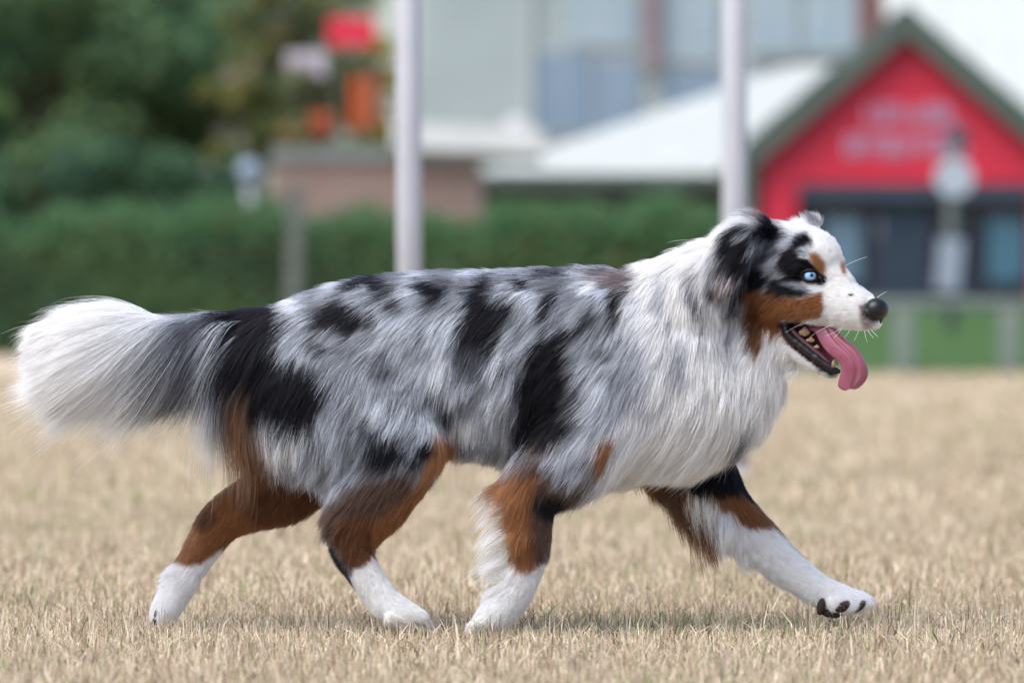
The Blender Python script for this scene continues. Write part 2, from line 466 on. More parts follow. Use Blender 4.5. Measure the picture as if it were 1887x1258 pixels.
# red sign board on two posts, orange banner, small red board, pale boards
RED = mat('red_paint', (.64, .030, .065), .5, .3, noise=(5, (.55, .026, .055), .25))
DKPOST = mat('dark_green_post', (.07, .085, .055), .6, .3, noise=(20, (.05, .06, .04), .2))
STEEL = mat('galvanised_steel', (.45, .47, .50), .5, .5, noise=(20, (.36, .38, .40), .2))
WHITE = mat('white_paint', (.78, .79, .82), .45, .4, noise=(6, (.68, .69, .72), .2))
def board(name, label, cat, x0, x1, y0, y1, d, m, post=True, depth=.03, frame=None):
    o = empty(name, (px((x0 + x1) / 2, d), YD(d), 0)); tag(o, label, cat)
    X0, X1, Z0, Z1 = px(x0, d), px(x1, d), pz(y1, d), pz(y0, d)
    MB().box(((X0 + X1) / 2, YD(d), (Z0 + Z1) / 2), (X1 - X0, depth, Z1 - Z0), bevel=.008).build('sign_panel', m, o)
    if frame:
        f = MB()
        for (cx, cz, w, h) in (((X0 + X1) / 2, Z1, X1 - X0 + .04, .03), ((X0 + X1) / 2, Z0, X1 - X0 + .04, .03)):
            f.box((cx, YD(d), cz), (w, depth + .02, h))
        f.build('frame', frame, o)
    if post:
        for q in (.2, .8):
            xx = X0 + (X1 - X0) * q
            MB().tube([(xx, YD(d) + depth / 2 + .025, 0), (xx, YD(d) + depth / 2 + .025, Z1 - .03)], .022, 8).build('post', DKPOST, o)
    return o
board('red_sign', 'bright red rectangular sign board high above the brick wall', 'sign', 604, 692, 32, 86, 59.5, RED, True, .04)
board('orange_banner', 'tall orange-red banner hanging below the red sign', 'banner', 646, 694, 140, 240, 60.2, mat('orange_cloth', (.52, .10, .035), .8, .1, noise=(4, (.40, .085, .03), .2)), True, .02)
board('red_notice', 'small dull red board left of the orange banner', 'sign', 572, 612, 208, 248, 60.6, mat('dull_red', (.48, .05, .035), .7, .2, noise=(5, (.36, .05, .03), .2)), True, .02)
board('white_notice', 'pale lilac white notice board left below the red sign', 'sign', 528, 600, 96, 142, 60.9, mat('lilac_white', (.56, .50, .58), .6, .2, noise=(5, (.42, .37, .43), .2)), True, .03)
board('white_notice', 'faint grey-pink notice board among the autumn leaves', 'sign', 412, 478, 112, 156, 61.3, mat('grey_pink', (.36, .27, .27), .7, .2, noise=(5, (.26, .19, .18), .2)), True, .03)

# globe lamp on short pale post
LD = 54.0
lo = empty('globe_lamp', (px(460, LD), YD(LD), 0)); tag(lo, 'pale blue-white globe lamp on a post above the hedge', 'lamp')
MB().ball((px(460, LD), YD(LD), pz(316, LD)), .115, 20, 12).build('lamp_shade', mat('opal_globe', (.24, .30, .38), .45, .4), lo)
MB().tube([(px(460, LD), YD(LD), 0), (px(460, LD), YD(LD), pz(342, LD))], [.06, .045], 10).build('post', STEEL, lo)
MB().tube([(px(460, LD), YD(LD), pz(345, LD)), (px(460, LD), YD(LD), pz(335, LD))], .065, 12).build('collar', STEEL, lo)

# grey timber post in front of the hedge
gp = empty('timber_post', (px(540, 49.5), YD(49.5), 0)); tag(gp, 'weathered grey timber post standing against the hedge', 'post')
MB().box((px(541, 49.5), YD(49.5), pz(350, 49.5) / 2), (.135, .12, pz(350, 49.5)), ry=math.radians(1.6), bevel=.012).build('shaft', mat('grey_timber', (.135, .15, .14), .85, .15, noise=(9, (.09, .105, .095), .2)), gp)
MB().box((px(545, 49.5), YD(49.5), pz(350, 49.5) + .03), (.155, .14, .05), bevel=.01).build('cap', mat('grey_timber_cap', (.17, .17, .16), .85, .15), gp)

# two tall white poles just behind the dog
FW = mat('white_powder_coat', (.40, .41, .45), .5, .4, noise=(8, (.35, .36, .40), .25))
for (xa, xb, dd, lab) in ((748, 754, 13.7, 'tall white pole rising behind the saddle of the dog'), (1353, 1354, 15.0, 'tall white pole rising behind the head of the dog')):
    fr = empty('pole', (px(xb, dd), YD(dd), 0)); tag(fr, lab, 'pole', 'tall white poles')
    MB().tube([(px(xb + 3, dd), YD(dd), -.02), (px(xb, dd), YD(dd), pz(400, dd)), (px(xa, dd), YD(dd), pz(-900, dd))], 23.5 * dd / K, 20).build('shaft', FW, fr)
    MB().tube([(px(xb + 3, dd), YD(dd), 0), (px(xb + 3, dd), YD(dd), .04)], 27 * dd / K, 16).build('socket', STEEL, fr)

# ---- pavilion with red gable and cream roofed wing
PD = 66.0
def PX(x): return px(x, PD)
def PZ(y): return pz(y, PD)
py0 = YD(PD)
pav = empty('pavilion', (PX(1600), py0 + 2, 0))
tag(pav, 'red gabled pavilion with green bargeboards and a low cream roofed wing', 'building')
GREEN = mat('green_board', (.095, .125, .105), .7, .3, noise=(6, (.075, .10, .085), .2))
CREAM = mat('cream_roof_sheet', (.46, .49, .48), .6, .25, noise=(2.5, (.41, .44, .43), .25))
NAVY = mat('navy_board', (.030, .045, .075), .5, .4, noise=(5, (.022, .034, .055), .2))
GLASS = mat('dark_glass', (.010, .022, .045), .12, .6)
apx, apz = PX(1668), PZ(62)
lx, rx_ = PX(1408), PX(1928)
ez = PZ(285)
# front wall: left pier, right pier, gable panel
gable = [(lx, ez - .02), (lx, PZ(338)), (rx_, PZ(338)), (rx_, ez - .02), (apx, apz)]
MB().prism(gable, py0, py0 + .18).build('gable_wall', RED, pav)
MB().prism([(lx, PZ(338)), (lx, .1), (PX(1470), .1), (PX(1470), PZ(338))], py0, py0 + .18).build('pier', RED, pav)
MB().prism([(PX(1905), PZ(338)), (PX(1905), .1), (rx_, .1), (rx_, PZ(338))], py0, py0 + .18).build('pier', RED, pav)
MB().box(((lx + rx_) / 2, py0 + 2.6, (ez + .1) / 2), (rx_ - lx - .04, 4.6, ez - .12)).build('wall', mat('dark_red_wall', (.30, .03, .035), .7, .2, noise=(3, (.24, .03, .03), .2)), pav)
# fascia under the gable, glazed front
MB().box(((PX(1470) + PX(1905)) / 2, py0 + .12, PZ(354)), (PX(1905) - PX(1470) - .01, .2, PZ(338) - PZ(370) - .01), bevel=.01).build('fascia', mat('slate_fascia', (.055, .075, .11), .5, .4, noise=(4, (.04, .055, .085), .2)), pav)
door = MB().box(((PX(1612) + PX(1718)) / 2, py0 + .22, (PZ(372) + .42) / 2), (PX(1718) - PX(1612) - .02, .06, PZ(372) - .42)).build('door', NAVY, pav)
MB().tube([(PX(1622), py0 + .17, 1.15), (PX(1622), py0 + .17, 1.45)], .012, 8).build('handle', STEEL, door)
PALEGL = mat('pale_blue_pane', (.16, .25, .33), .15, .6, noise=(3, (.10, .18, .26), .25))
TEAL = mat('teal_pane', (.07, .20, .28), .15, .6, noise=(3, (.04, .12, .19), .25))
for (xa, xb, gm, inner) in ((1480, 1608, GLASS, (1520, 1588, PALEGL)), (1722, 1802, GLASS, None), (1806, 1900, GLASS, (1825, 1896, TEAL))):
    w = MB().box(((PX(xa) + PX(xb)) / 2, py0 + .25, (PZ(374) + .42) / 2), (PX(xb) - PX(xa) - .02, .02, PZ(374) - .42)).build('window', gm, pav)
    for xx in (xa + 3, xb - 3):
        MB().box((PX(xx), py0 + .225, (PZ(374) + .42) / 2), (.035, .06, PZ(374) - .42)).build('frame', NAVY, w)
    MB().box(((PX(xa) + PX(xb)) / 2, py0 + .22, .45), (PX(xb) - PX(xa) - .09, .06, .05)).build('frame', NAVY, w)
    if inner:
        MB().box(((PX(inner[0]) + PX(inner[1])) / 2, py0 + .235, (PZ(400) + PZ(518)) / 2), (PX(inner[1]) - PX(inner[0]), .012, PZ(400) - PZ(518))).build('pane', inner[2], w)
MB().box(((PX(1470) + PX(1905)) / 2, py0 + .2, .26), (PX(1905) - PX(1470) - .01, .24, .33)).build('plinth', mat('blue_grey_plinth', (.20, .24, .30), .8, .2, noise=(4, (.15, .18, .23), .2)), pav)
# bargeboards and roof
def slope_board(x0, z0, x1, z1, th, ya, yb, name, m):
    p = [(x0, z0), (x1, z1), (x1, z1 - th), (x0, z0 - th)]
    return MB().prism(p, ya, yb).build(name, m, pav)
ov = .18
sl_ = (apz - ez) / (apx - lx)
zt = apz + .26
slope_board(lx - ov, zt - sl_ * (apx - lx + ov), apx - .002, zt, .30, py0 - .22, py0 - .02, 'bargeboard', GREEN)
slope_board(apx + .002, zt, rx_ + ov, zt - sl_ * (rx_ - apx + ov), .30, py0 - .22, py0 - .02, 'bargeboard', GREEN)
GREENROOF = mat('dark_green_roof', (.10, .125, .11), .8, .2, noise=(4, (.08, .10, .09), .2))
for sgn in (-1, 1):
    ex = lx - ov if sgn < 0 else rx_ + ov
    MB().slab([(apx, py0 - .2, zt + .035), (apx, py0 + 5.2, zt + .035), (ex, py0 + 5.2, zt + .035 - sl_ * abs(apx - ex)), (ex, py0 - .2, zt + .035 - sl_ * abs(apx - ex))], .03 if sgn > 0 else -.03).build('roof', GREENROOF, pav)
# lettering: two rows of raised strokes, too blurred in the photograph to spell
LET = mat('lilac_letter', (.46, .36, .52), .5, .3)
def letters(x0, x1, y0, y1, n):
    rr = random.Random(n)
    X0, X1, Z0, Z1 = PX(x0), PX(x1), PZ(y1), PZ(y0)
    w = (X1 - X0) / n
    h = Z1 - Z0
    for i in range(n):
        m = MB(); c = X0 + w * (i + .5); t = w * .22
        m.box((c - w * .28, py0 - .014, (Z0 + Z1) / 2), (t, .022, h))
        k = rr.randrange(4)
        if k != 1: m.box((c + w * .06, py0 - .013, Z1 - t * .5), (w * .46, .020, t))
        if k != 2: m.box((c + w * .06, py0 - .013, (Z0 + Z1) / 2), (w * .46, .019, t))
        if k != 3: m.box((c + w * .06, py0 - .013, Z0 + t * .5), (w * .46, .020, t))
        if k in (0, 2): m.box((c + w * .30, py0 - .014, (Z0 + Z1) / 2), (t * .9, .022, h))
        m.build('letter', LET, pav)
letters(1594, 1762, 193, 230, 8)
letters(1556, 1782, 250, 287, 10)
# wing
wz = PZ(318)
wlx, wrx = PX(880), PX(1372)
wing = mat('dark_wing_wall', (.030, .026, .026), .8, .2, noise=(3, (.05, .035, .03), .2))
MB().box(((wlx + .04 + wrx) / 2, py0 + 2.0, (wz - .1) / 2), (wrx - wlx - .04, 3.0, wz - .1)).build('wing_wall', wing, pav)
ridge = [(PX(1480), py0 + 2.9, PZ(118) + .10), (PX(1660), py0 + 2.9, PZ(118) + .10)]
# roof sheets, laid side by side up the slope
nS = 9
e0, e1 = Vector((wlx, py0 + .35, wz)), Vector((PX(1325), py0 + .35, wz))
r0, r1 = Vector(ridge[0]), Vector((PX(1478), py0 + 2.9, PZ(120) + .10))
r1 = Vector((PX(1600), py0 + 2.9, PZ(118) + .10))
for i in range(nS):
    a, b_ = i / nS, (i + 1) / nS - .012
    q = [e0.lerp(e1, a), e0.lerp(e1, b_), r0.lerp(r1, b_), r0.lerp(r1, a)]
    MB().slab(q, .04).build('roof_sheet', CREAM, pav)
MB().slab([e0 + Vector((-.05, .03, 0)), r0 + Vector((0, .03, 0)), Vector((wlx - .02, py0 + 4.6, wz))], .03).build('hip_sheet', CREAM, pav)
MB().box(((wlx + PX(1335)) / 2, py0 + .30, wz - .10), (PX(1335) - wlx + .06, .08, .15), bevel=.01).build('gutter_board', GREEN, pav)
MB().prism([(PX(1322), wz + .02), (PX(1392), wz + .38), (PX(1392), wz - .5), (PX(1322), wz - .16)], py0 + .02, py0 + .28).build('corner_bracket', GREEN, pav)
v = MB(); v.box((PX(950), py0 + 1.2, PZ(232)), (.26, .26, .30), bevel=.06); v.box((PX(950), py0 + 1.2, PZ(262)), (.12, .12, .3)); v.build('roof_vent', WHITE, pav)

# cream roofed house behind the pavilion, to the right
CD = 80.0
ch = empty('cream_house', (px(1850, CD), YD(CD) + 2, 0)); tag(ch, 'house with a large pale cream roof rising behind the red gable', 'building')
cx0, cx1 = px(1650, CD), px(2100, CD)
MB().box(((cx0 + cx1) / 2, YD(CD) + 2.4, pz(330, CD) / 2), (cx1 - cx0 - .3, 4.0, pz(330, CD))).build('wall', mat('cream_wall', (.55, .54, .50), .8, .2, noise=(2, (.48, .47, .44), .2)), ch)
nS = 8
for i in range(nS):
    a = cx0 + (cx1 - cx0) * i / nS; b_ = cx0 + (cx1 - cx0) * (i + 1) / nS - .012
    MB().slab([(a, YD(CD) + .2, pz(320, CD)), (b_, YD(CD) + .2, pz(320, CD)), (b_, YD(CD) + 2.6, pz(-70, CD)), (a, YD(CD) + 2.6, pz(-70, CD))], .05).build('roof_sheet', CREAM, ch)
MB().slab([(cx0, YD(CD) + 2.62, pz(-70, CD)), (cx1, YD(CD) + 2.62, pz(-70, CD)), (cx1, YD(CD) + 5, pz(320, CD)), (cx0, YD(CD) + 5, pz(320, CD))], .05).build('rear_roof', CREAM, ch)
MB().box((px(1630, CD), YD(CD) + 3.0, pz(-20, CD)), (.42, .5, 1.5), bevel=.02).build('chimney', mat('plum_brick', (.22, .13, .13), .9, .1, noise=(8, (.17, .10, .10), .2)), ch)

# tall pale building far behind
BD = 112.0
bb = empty('apartment_building', (px(1200, BD), YD(BD) + 3, 0)); tag(bb, 'pale grey-green apartment building with blue-grey glazing far behind the pavilion', 'building')
def BX(x): return px(x, BD)
def BZ(y): return pz(y, BD)
by = YD(BD)
PALE = mat('pale_render', (.31, .37, .38), .85, .2, noise=(.8, (.27, .325, .335), .2))
MB().box(((BX(775) + BX(2000)) / 2, by + 3.5, BZ(-420) / 2), (BX(2000) - BX(775), 7, BZ(-420))).build('wall', PALE, bb)
BLUE = mat('blue_grey_glass', (.13, .20, .29), .2, .5, noise=(1.2, (.19, .27, .36), .25))
BLUE2 = mat('pale_blue_glass', (.24, .33, .40), .2, .5, noise=(1.0, (.31, .39, .44), .25))
BFR = mat('grey_window_frame', (.30, .33, .36), .6, .3)
for (xa, xb, ya, yb, gm) in ((990, 1088, 96, 250, BLUE), (1094, 1180, 110, 250, BLUE), (1222, 1330, 128, 250, BLUE),
                             (1040, 1176, -30, 90, BLUE2), (1222, 1325, -40, 118, BLUE2), (1385, 1470, -40, 118, BLUE2), (1480, 1600, -40, 118, BLUE2), (1385, 1600, 128, 250, BLUE2),
                             (800, 880, -300, -120, BLUE2), (990, 1170, -300, -120, BLUE2), (1222, 1600, -300, -120, BLUE2)):
    w = MB().box(((BX(xa) + BX(xb)) / 2, by - .02, (BZ(ya) + BZ(yb)) / 2), (BX(xb) - BX(xa) - .02, .10, BZ(ya) - BZ(yb))).build('window', BFR, bb)
    k = max(1, round((xb - xa) / 50))
    for i in range(k):
        a = BX(xa) + (BX(xb) - BX(xa)) * i / k + .04; b_ = BX(xa) + (BX(xb) - BX(xa)) * (i + 1) / k - .04
        MB().box(((a + b_) / 2, by - .075, (BZ(ya) + BZ(yb)) / 2), (b_ - a, .02, BZ(ya) - BZ(yb) - .1)).build('pane', gm, w)
MB().box((BX(1200), by - .18, (BZ(-420) + BZ(128)) / 2), (BX(1214) - BX(1186), .34, BZ(-420) - BZ(128))).build('downpipe_casing', mat('plum_cladding', (.20, .16, .19), .7, .2, noise=(2, (.25, .20, .22), .2)), bb)
MB().box((BX(972), by - .08, (BZ(-420) + BZ(260)) / 2), (BX(982) - BX(962), .12, BZ(-420) - BZ(260))).build('pilaster', mat('grey_pilaster', (.33, .39, .40), .8, .2), bb)
for yy in (96, -110):
    MB().box(((BX(1385) + BX(1600)) / 2, by - .12, BZ(yy)), (BX(1600) - BX(1385), .2, .12)).build('ledge', PALE, bb)
MB().box(((BX(775) + BX(2000)) / 2, by + 3.5, BZ(-420) + .15), (BX(2000) - BX(775) + .4, 7.4, .3)).build('roof', BFR, bb)

# knee rail fence at the edge of the bank
FD = 38.6
fc = empty('knee_rail_fence', (px(1760, FD), YD(FD), 0)); tag(fc, 'low pale grey knee rail fence between the dry field and the green bank', 'fence')
FG = mat('pale_timber', (.19, .23, .20), .8, .2, noise=(9, (.15, .19, .165), .2))
for i, xx in enumerate((1470, 1665, 1860, 2055, 2250)):
    MB().box((px(xx, FD), YD(FD), pz(566, FD) / 2), (.155, .10, pz(566, FD)), bevel=.01).build('post', FG, fc)
for i, (xa, xb) in enumerate(((1450, 1665), (1666, 1860), (1861, 2055), (2056, 2270))):
    MB().box((px((xa + xb) / 2, FD), YD(FD), pz(556, FD)), (px(xb, FD) - px(xa, FD) - .004, .08, .055), ry=0, bevel=.008).build('rail', FG, fc)

# white sign post in front of the pavilion
SD = 50.0
sp = empty('sign_post', (px(1752, SD), YD(SD), 0)); tag(sp, 'grey post with dark lamp head, white disc and white plate before the red gable', 'sign')
def sx(x): return px(x, SD)
def sz(y): return pz(y, SD)
MB().tube([(sx(1752), YD(SD), 0), (sx(1755), YD(SD), sz(300)), (sx(1762), YD(SD), sz(262))], .055, 10).build('post', mat('grey_green_post', (.17, .19, .19), .6, .3), sp)
h = MB(); h.ball((sx(1764), YD(SD), sz(254)), (.12, .10, .07), 14, 8); h.ball((sx(1766), YD(SD) - .02, sz(244)), (.08, .07, .06), 12, 8)
h.build('lamp_head', mat('dark_slate', (.05, .06, .085), .5, .4), sp)
MB().tube([(sx(1757), YD(SD) - .065, sz(328)), (sx(1757), YD(SD) - .10, sz(328))], .17, 28).build('disc_sign', mat('disc_white', (.38, .43, .50), .45, .4), sp)
MB().box((sx(1748), YD(SD) - .075, sz(488)), (.22, .03, .46), ry=math.radians(5), bevel=.008).build('plate_sign', mat('plate_grey', (.27, .31, .38), .5, .4), sp)

# ------------------------------------------------------------------ the dog
dog = empty('dog', W(950, 1180, -.02))
dog.location.z = 0
tag(dog, 'blue merle shepherd dog with tan and white markings trotting to the right, tongue out', 'dog')

TH = math.radians(30)                     # the head turns this much towards the camera
ct, st = math.cos(TH), math.sin(TH)
HY0 = -0.012
def HP(u, py, v=0.0):
    """head point: u forward (px, 0 = skull centre), v towards the near side (px), py photo row"""
    y = HY0 - S * (u * st + v * ct)
    x = (1430 - CX) * S + S * (u * ct - v * st)
    return Vector((x, y, CH + (HY - py) * S))
def HS(pxx, py, v=0.0):
    """head point given the photo column instead of u"""
    u = (pxx - 1430 + v * st) / ct
    return HP(u, py, v)

def L(px_, py_, yp, r, ry): return (W(px_, py_, yp * S), r, ry)
def LH(u, py_, v, r, rv): return (HP(u, py_, v), r, rv)
chains = [
 ('torso', 0, [L(545, 692, 0, 128, 92), L(660, 668, 0, 146, 108), L(780, 662, 0, 157, 116), L(900, 670, 0, 166, 124), L(1020, 680, 0, 178, 130), L(1120, 690, 0, 186, 130), L(1210, 705, 0, 168, 122), L(1285, 715, 0, 118, 100)]),
 ('torso', 0, [L(1150, 648, 0, 132, 100), L(1270, 574, 0, 99, 86), L(1350, 526, -4, 80, 74), L(1420, 492, -10, 70, 66)]),
 ('torso', 0, [L(1384, 632, -14, 60, 58), L(1340, 722, -6, 78, 76), L(1250, 780, 0, 90, 90)]),
 ('tail', 0, [L(540, 625, 0, 60, 45), L(440, 617, 0, 34, 30), L(350, 621, 0, 28, 26), L(260, 622, 0, 28, 26), L(170, 624, 0, 32, 28), L(115, 634, 0, 23, 22)]),
 ('nf', 0, [L(1140, 700, -72, 110, 60), L(1070, 815, -92, 82, 48), L(985, 890, -104, 54, 40), L(972, 940, -107, 45, 36), L(972, 1000, -107, 39, 32), L(966, 1050, -106, 31, 28), L(943, 1098, -105, 29, 27), L(910, 1138, -105, 30, 28), L(896, 1156, -105, 27, 30)]),
 ('ff', 0, [L(1200, 760, 60, 100, 55), L(1290, 870, 85, 62, 44), L(1335, 928, 95, 43, 38), L(1382, 978, 98, 39, 35), L(1428, 1022, 100, 34, 32), L(1465, 1054, 100, 29, 29), L(1505, 1084, 100, 26, 29), L(1548, 1104, 100, 26, 32), L(1580, 1110, 100, 18, 28)]),
 ('nh', 0, [L(610, 735, -66, 122, 55), L(700, 800, -86, 100, 48), L(765, 832, -92, 50, 40)]),
 ('nh', 0, [L(735, 845, -94, 72, 42), L(690, 910, -98, 68, 38), L(662, 960, -98, 52, 31), L(648, 1002, -98, 36, 25), L(667, 1048, -98, 29, 22), L(690, 1085, -98, 27, 23), L(712, 1113, -98, 28, 27), L(745, 1132, -98, 25, 30), L(770, 1141, -98, 18, 27)]),
 ('fh', 0, [L(560, 790, 50, 110, 50), L(530, 890, 80, 66, 40), L(470, 925, 85, 48, 33), L(410, 958, 88, 38, 27), L(360, 1030, 88, 28, 22), L(328, 1085, 88, 27, 23), L(305, 1122, 88, 25, 28), L(294, 1146, 88, 14, 25)]),
 # head
 ('head', -TH, [LH(-10, 490, 0, 74, 64), LH(40, 482, 0, 66, 60), LH(76, 480, 0, 52, 50)]),
 ('head', -TH, [LH(66, 540, 0, 54, 48), LH(105, 552, 0, 48, 40), LH(140, 561, 0, 43, 36), LH(168, 570, 0, 36, 33), LH(184, 577, 0, 30, 30), LH(198, 588, 0, 18, 24)]),
 ('head', -TH, [LH(100, 505, 0, 34, 34), LH(120, 517, 0, 29, 28), LH(134, 529, 0, 27, 26)]),
 ('head', -TH, [LH(10, 545, 34, 48, 32), LH(50, 553, 36, 40, 24), LH(90, 560, 30, 36, 18)]),
 ('head', -TH, [LH(10, 545, -34, 48, 32), LH(50, 553, -36, 40, 24), LH(90, 560, -30, 36, 18)]),
 ('head', -TH, [LH(84, 490, 34, 17, 14), LH(98, 493, 31, 12, 11)]),
 ('head', -TH, [LH(86, 484, -36, 22, 18), LH(104, 488, -33, 17, 15)]),
 ('head', -TH, [LH(-20, 590, 0, 50, 52), LH(25, 622, 0, 30, 40), LH(60, 650, 0, 19, 30), LH(95, 674, 0, 12, 22), LH(118, 686, 0, 8, 13)]),
 # ears: the near one folds back and hangs, the far one shows its top only
 ('ear', 0, [L(1400, 428, -56, 25, 16), L(1374, 438, -84, 31, 11), L(1350, 460, -106, 36, 9), L(1342, 502, -116, 33, 8), L(1334, 540, -114, 24, 8), L(1328, 566, -108, 10, 7)]),
 ('ear', 0, [L(1478, 428, 40, 18, 14), L(1496, 416, 56, 13, 8), L(1503, 408, 62, 7, 6)]),
]
for (bx_, by_, yp, r) in ((738, 1148, -126, 16), (766, 1150, -113, 17), (774, 1149, -91, 17), (756, 1150, -74, 15)):
    chains.append(('nh', 0, [L(bx_ - 14, by_ - 6, yp, r, 12), L(bx_, by_, yp, r - 1, 11), L(bx_ + 10, by_ + 3, yp, r - 5, 8)]))
for (bx_, by_, yp) in ((1556, 1114, 70), (1584, 1109, 87), (1588, 1106, 109), (1566, 1110, 124)):
    chains.append(('ff', 0, [L(bx_ - 16, by_ - 4, yp, 16, 12), L(bx_, by_, yp, 15, 11), L(bx_ + 12, by_ + 3, yp, 10, 8)]))
for (bx_, by_, yp) in ((878, 1166, -132), (908, 1172, -118), (918, 1172, -96), (892, 1166, -82)):
    chains.append(('nf', 0, [L(bx_, by_ - 8, yp, 17, 13), L(bx_ + 6, by_ + 4, yp, 12, 11)]))

ell = []     # centre, r, ry, rot, label
for lab, rot, pts in chains:
    P = np.array([[*p[0], p[1], p[2]] for p in pts], float)
    n = len(P)
    for i in range(n - 1):
        p0, p1, p2, p3 = P[max(i - 1, 0)], P[i], P[i + 1], P[min(i + 2, n - 1)]
        seg = np.linalg.norm(p2[:3] - p1[:3])
        k = max(2, int(seg / (.22 * S * min(p1[3], p2[3]))))
        for t in np.linspace(0, 1, k, endpoint=(i == n - 2)):
            q = .5 * ((2 * p1) + (-p0 + p2) * t + (2 * p0 - 5 * p1 + 4 * p2 - p3) * t * t + (-p0 + 3 * p1 - 3 * p2 + p3) * t ** 3)
            ell.append((q[:3], q[3] * S, q[4] * S, rot, lab))
body_bm = bmesh.new()
tmp = bmesh.new(); bmesh.ops.create_icosphere(tmp, subdivisions=3, radius=1.0)
tmp.verts.ensure_lookup_table(); uv_ = np.array([v.co for v in tmp.verts]); uf_ = np.array([[v.index for v in f.verts] for f in tmp.faces]); tmp.free()
VV, FF = [], []
for i, (c, r, ry, rot, lab) in enumerate(ell):
    q = uv_ * np.array([r, ry, r])
    if rot:
        c_, s_ = math.cos(rot), math.sin(rot)
        q = np.stack([q[:, 0] * c_ - q[:, 1] * s_, q[:, 0] * s_ + q[:, 1] * c_, q[:, 2]], 1)
    VV.append(q + c); FF.append(uf_ + i * len(uv_))
body_bm.free()
VV, FF = np.concatenate(VV), np.concatenate(FF)
raw = np_mesh('body_raw', VV, FF.ravel(), np.full(len(FF), 3))
ro = bpy.data.objects.new('body_raw', raw); COL.objects.link(ro)
md = ro.modifiers.new('r', 'REMESH'); md.mode = 'VOXEL'; md.voxel_size = .0038; md.use_smooth_shade = True
ms = ro.modifiers.new('s', 'SMOOTH'); ms.factor = .5; ms.iterations = 3
dg_ = bpy.context.evaluated_depsgraph_get()
body_me = bpy.data.meshes.new_from_object(ro.evaluated_get(dg_))
body_me.name = 'body'
bpy.data.objects.remove(ro); bpy.data.meshes.remove(raw)
nv = len(body_me.vertices)
BV = np.empty(nv * 3, np.float32); body_me.vertices.foreach_get('co', BV); BV = BV.reshape(-1, 3).astype(float)
BN = np.empty(nv * 3, np.float32); body_me.vertices.foreach_get('normal', BN); BN = BN.reshape(-1, 3).astype(float)

ec = np.array([e[0] for e in ell]); er = np.array([e[1] for e in ell]); ey = np.array([e[2] for e in ell])
LABS = ['torso', 'tail', 'nf', 'ff', 'nh', 'fh', 'head', 'ear']
el = np.array([LABS.index(e[4]) for e in ell])
vlab = np.zeros(nv, int)
for a in range(0, nv, 8000):
    d = BV[a:a + 8000, None, :] - ec[None]
    q = (d[..., 0] ** 2 + d[..., 2] ** 2) / er ** 2 + d[..., 1] ** 2 / ey ** 2
    vlab[a:a + 8000] = el[np.argmin(np.abs(np.sqrt(q) - 1) * er, 1)]

def to_px(P):
    d = D0 + P[:, 1]
    return CX + P[:, 0] * K / d, HY - (P[:, 2] - CH) * K / d

# ---- coat pattern: painted as polygons in the side view of the coat (photo pixel grid, 2 px per cell)
GW, GH = 960, 640
def fill_mask(poly):
    poly = np.array(poly, float) / 2.0
    x0, y0 = np.floor(poly.min(0)).astype(int) - 1; x1, y1 = np.ceil(poly.max(0)).astype(int) + 2
    x0, y0, x1, y1 = max(x0, 0), max(y0, 0), min(x1, GW), min(y1, GH)
    X, Y = np.meshgrid(np.arange(x0, x1), np.arange(y0, y1))
    ins = np.zeros(X.shape, bool)
    n = len(poly)
    for i in range(n):
        (ax, ay), (bx, by) = poly[i], poly[(i + 1) % n]
        if ay == by: continue
        c = (ay > Y) != (by > Y)
        ins ^= c & (X < (bx - ax) * (Y - ay) / (by - ay) + ax)
    m = np.zeros((GH, GW)); m[y0:y1, x0:x1] = ins
    return m
def blur(m, r):
    r = int(max(r, 0))
    if r == 0: return m
    for _ in range(2):
        for ax in (0, 1):
            k = 2 * r + 1
            c = np.cumsum(np.pad(m, [(r + 1, r) if a == ax else (0, 0) for a in (0, 1)], mode='edge'), ax)
            m = (np.take(c, np.arange(k, c.shape[ax]), ax) - np.take(c, np.arange(0, c.shape[ax] - k), ax)) / k
    return m
def zoomed(x0, y0, sc, pts): return [(x0 + a / sc, y0 + b / sc) for a, b in pts]
def Z7(*p): return zoomed(480, 450, 2.795, p)
def Z8(*p): return zoomed(950, 430, 2.287, p)
def Z1(*p): return zoomed(1200, 350, 3.144, p)
def Z2(*p): return zoomed(0, 500, 2.795, p)
def Z3(*p): return zoomed(220, 800, 2.775, p)
def Z4(*p): return zoomed(800, 800, 2.194, p)
def Z6(*p): return zoomed(1280, 370, 4.658, p)
def oval(cx, cy, rx, ry, ang=0):
    a = math.radians(ang)
    return [(cx + rx * math.cos(t) * math.cos(a) - ry * math.sin(t) * math.sin(a), cy + rx * math.cos(t) * math.sin(a) + ry * math.sin(t) * math.cos(a)) for t in np.linspace(0, 2 * math.pi, 14)[:-1]]

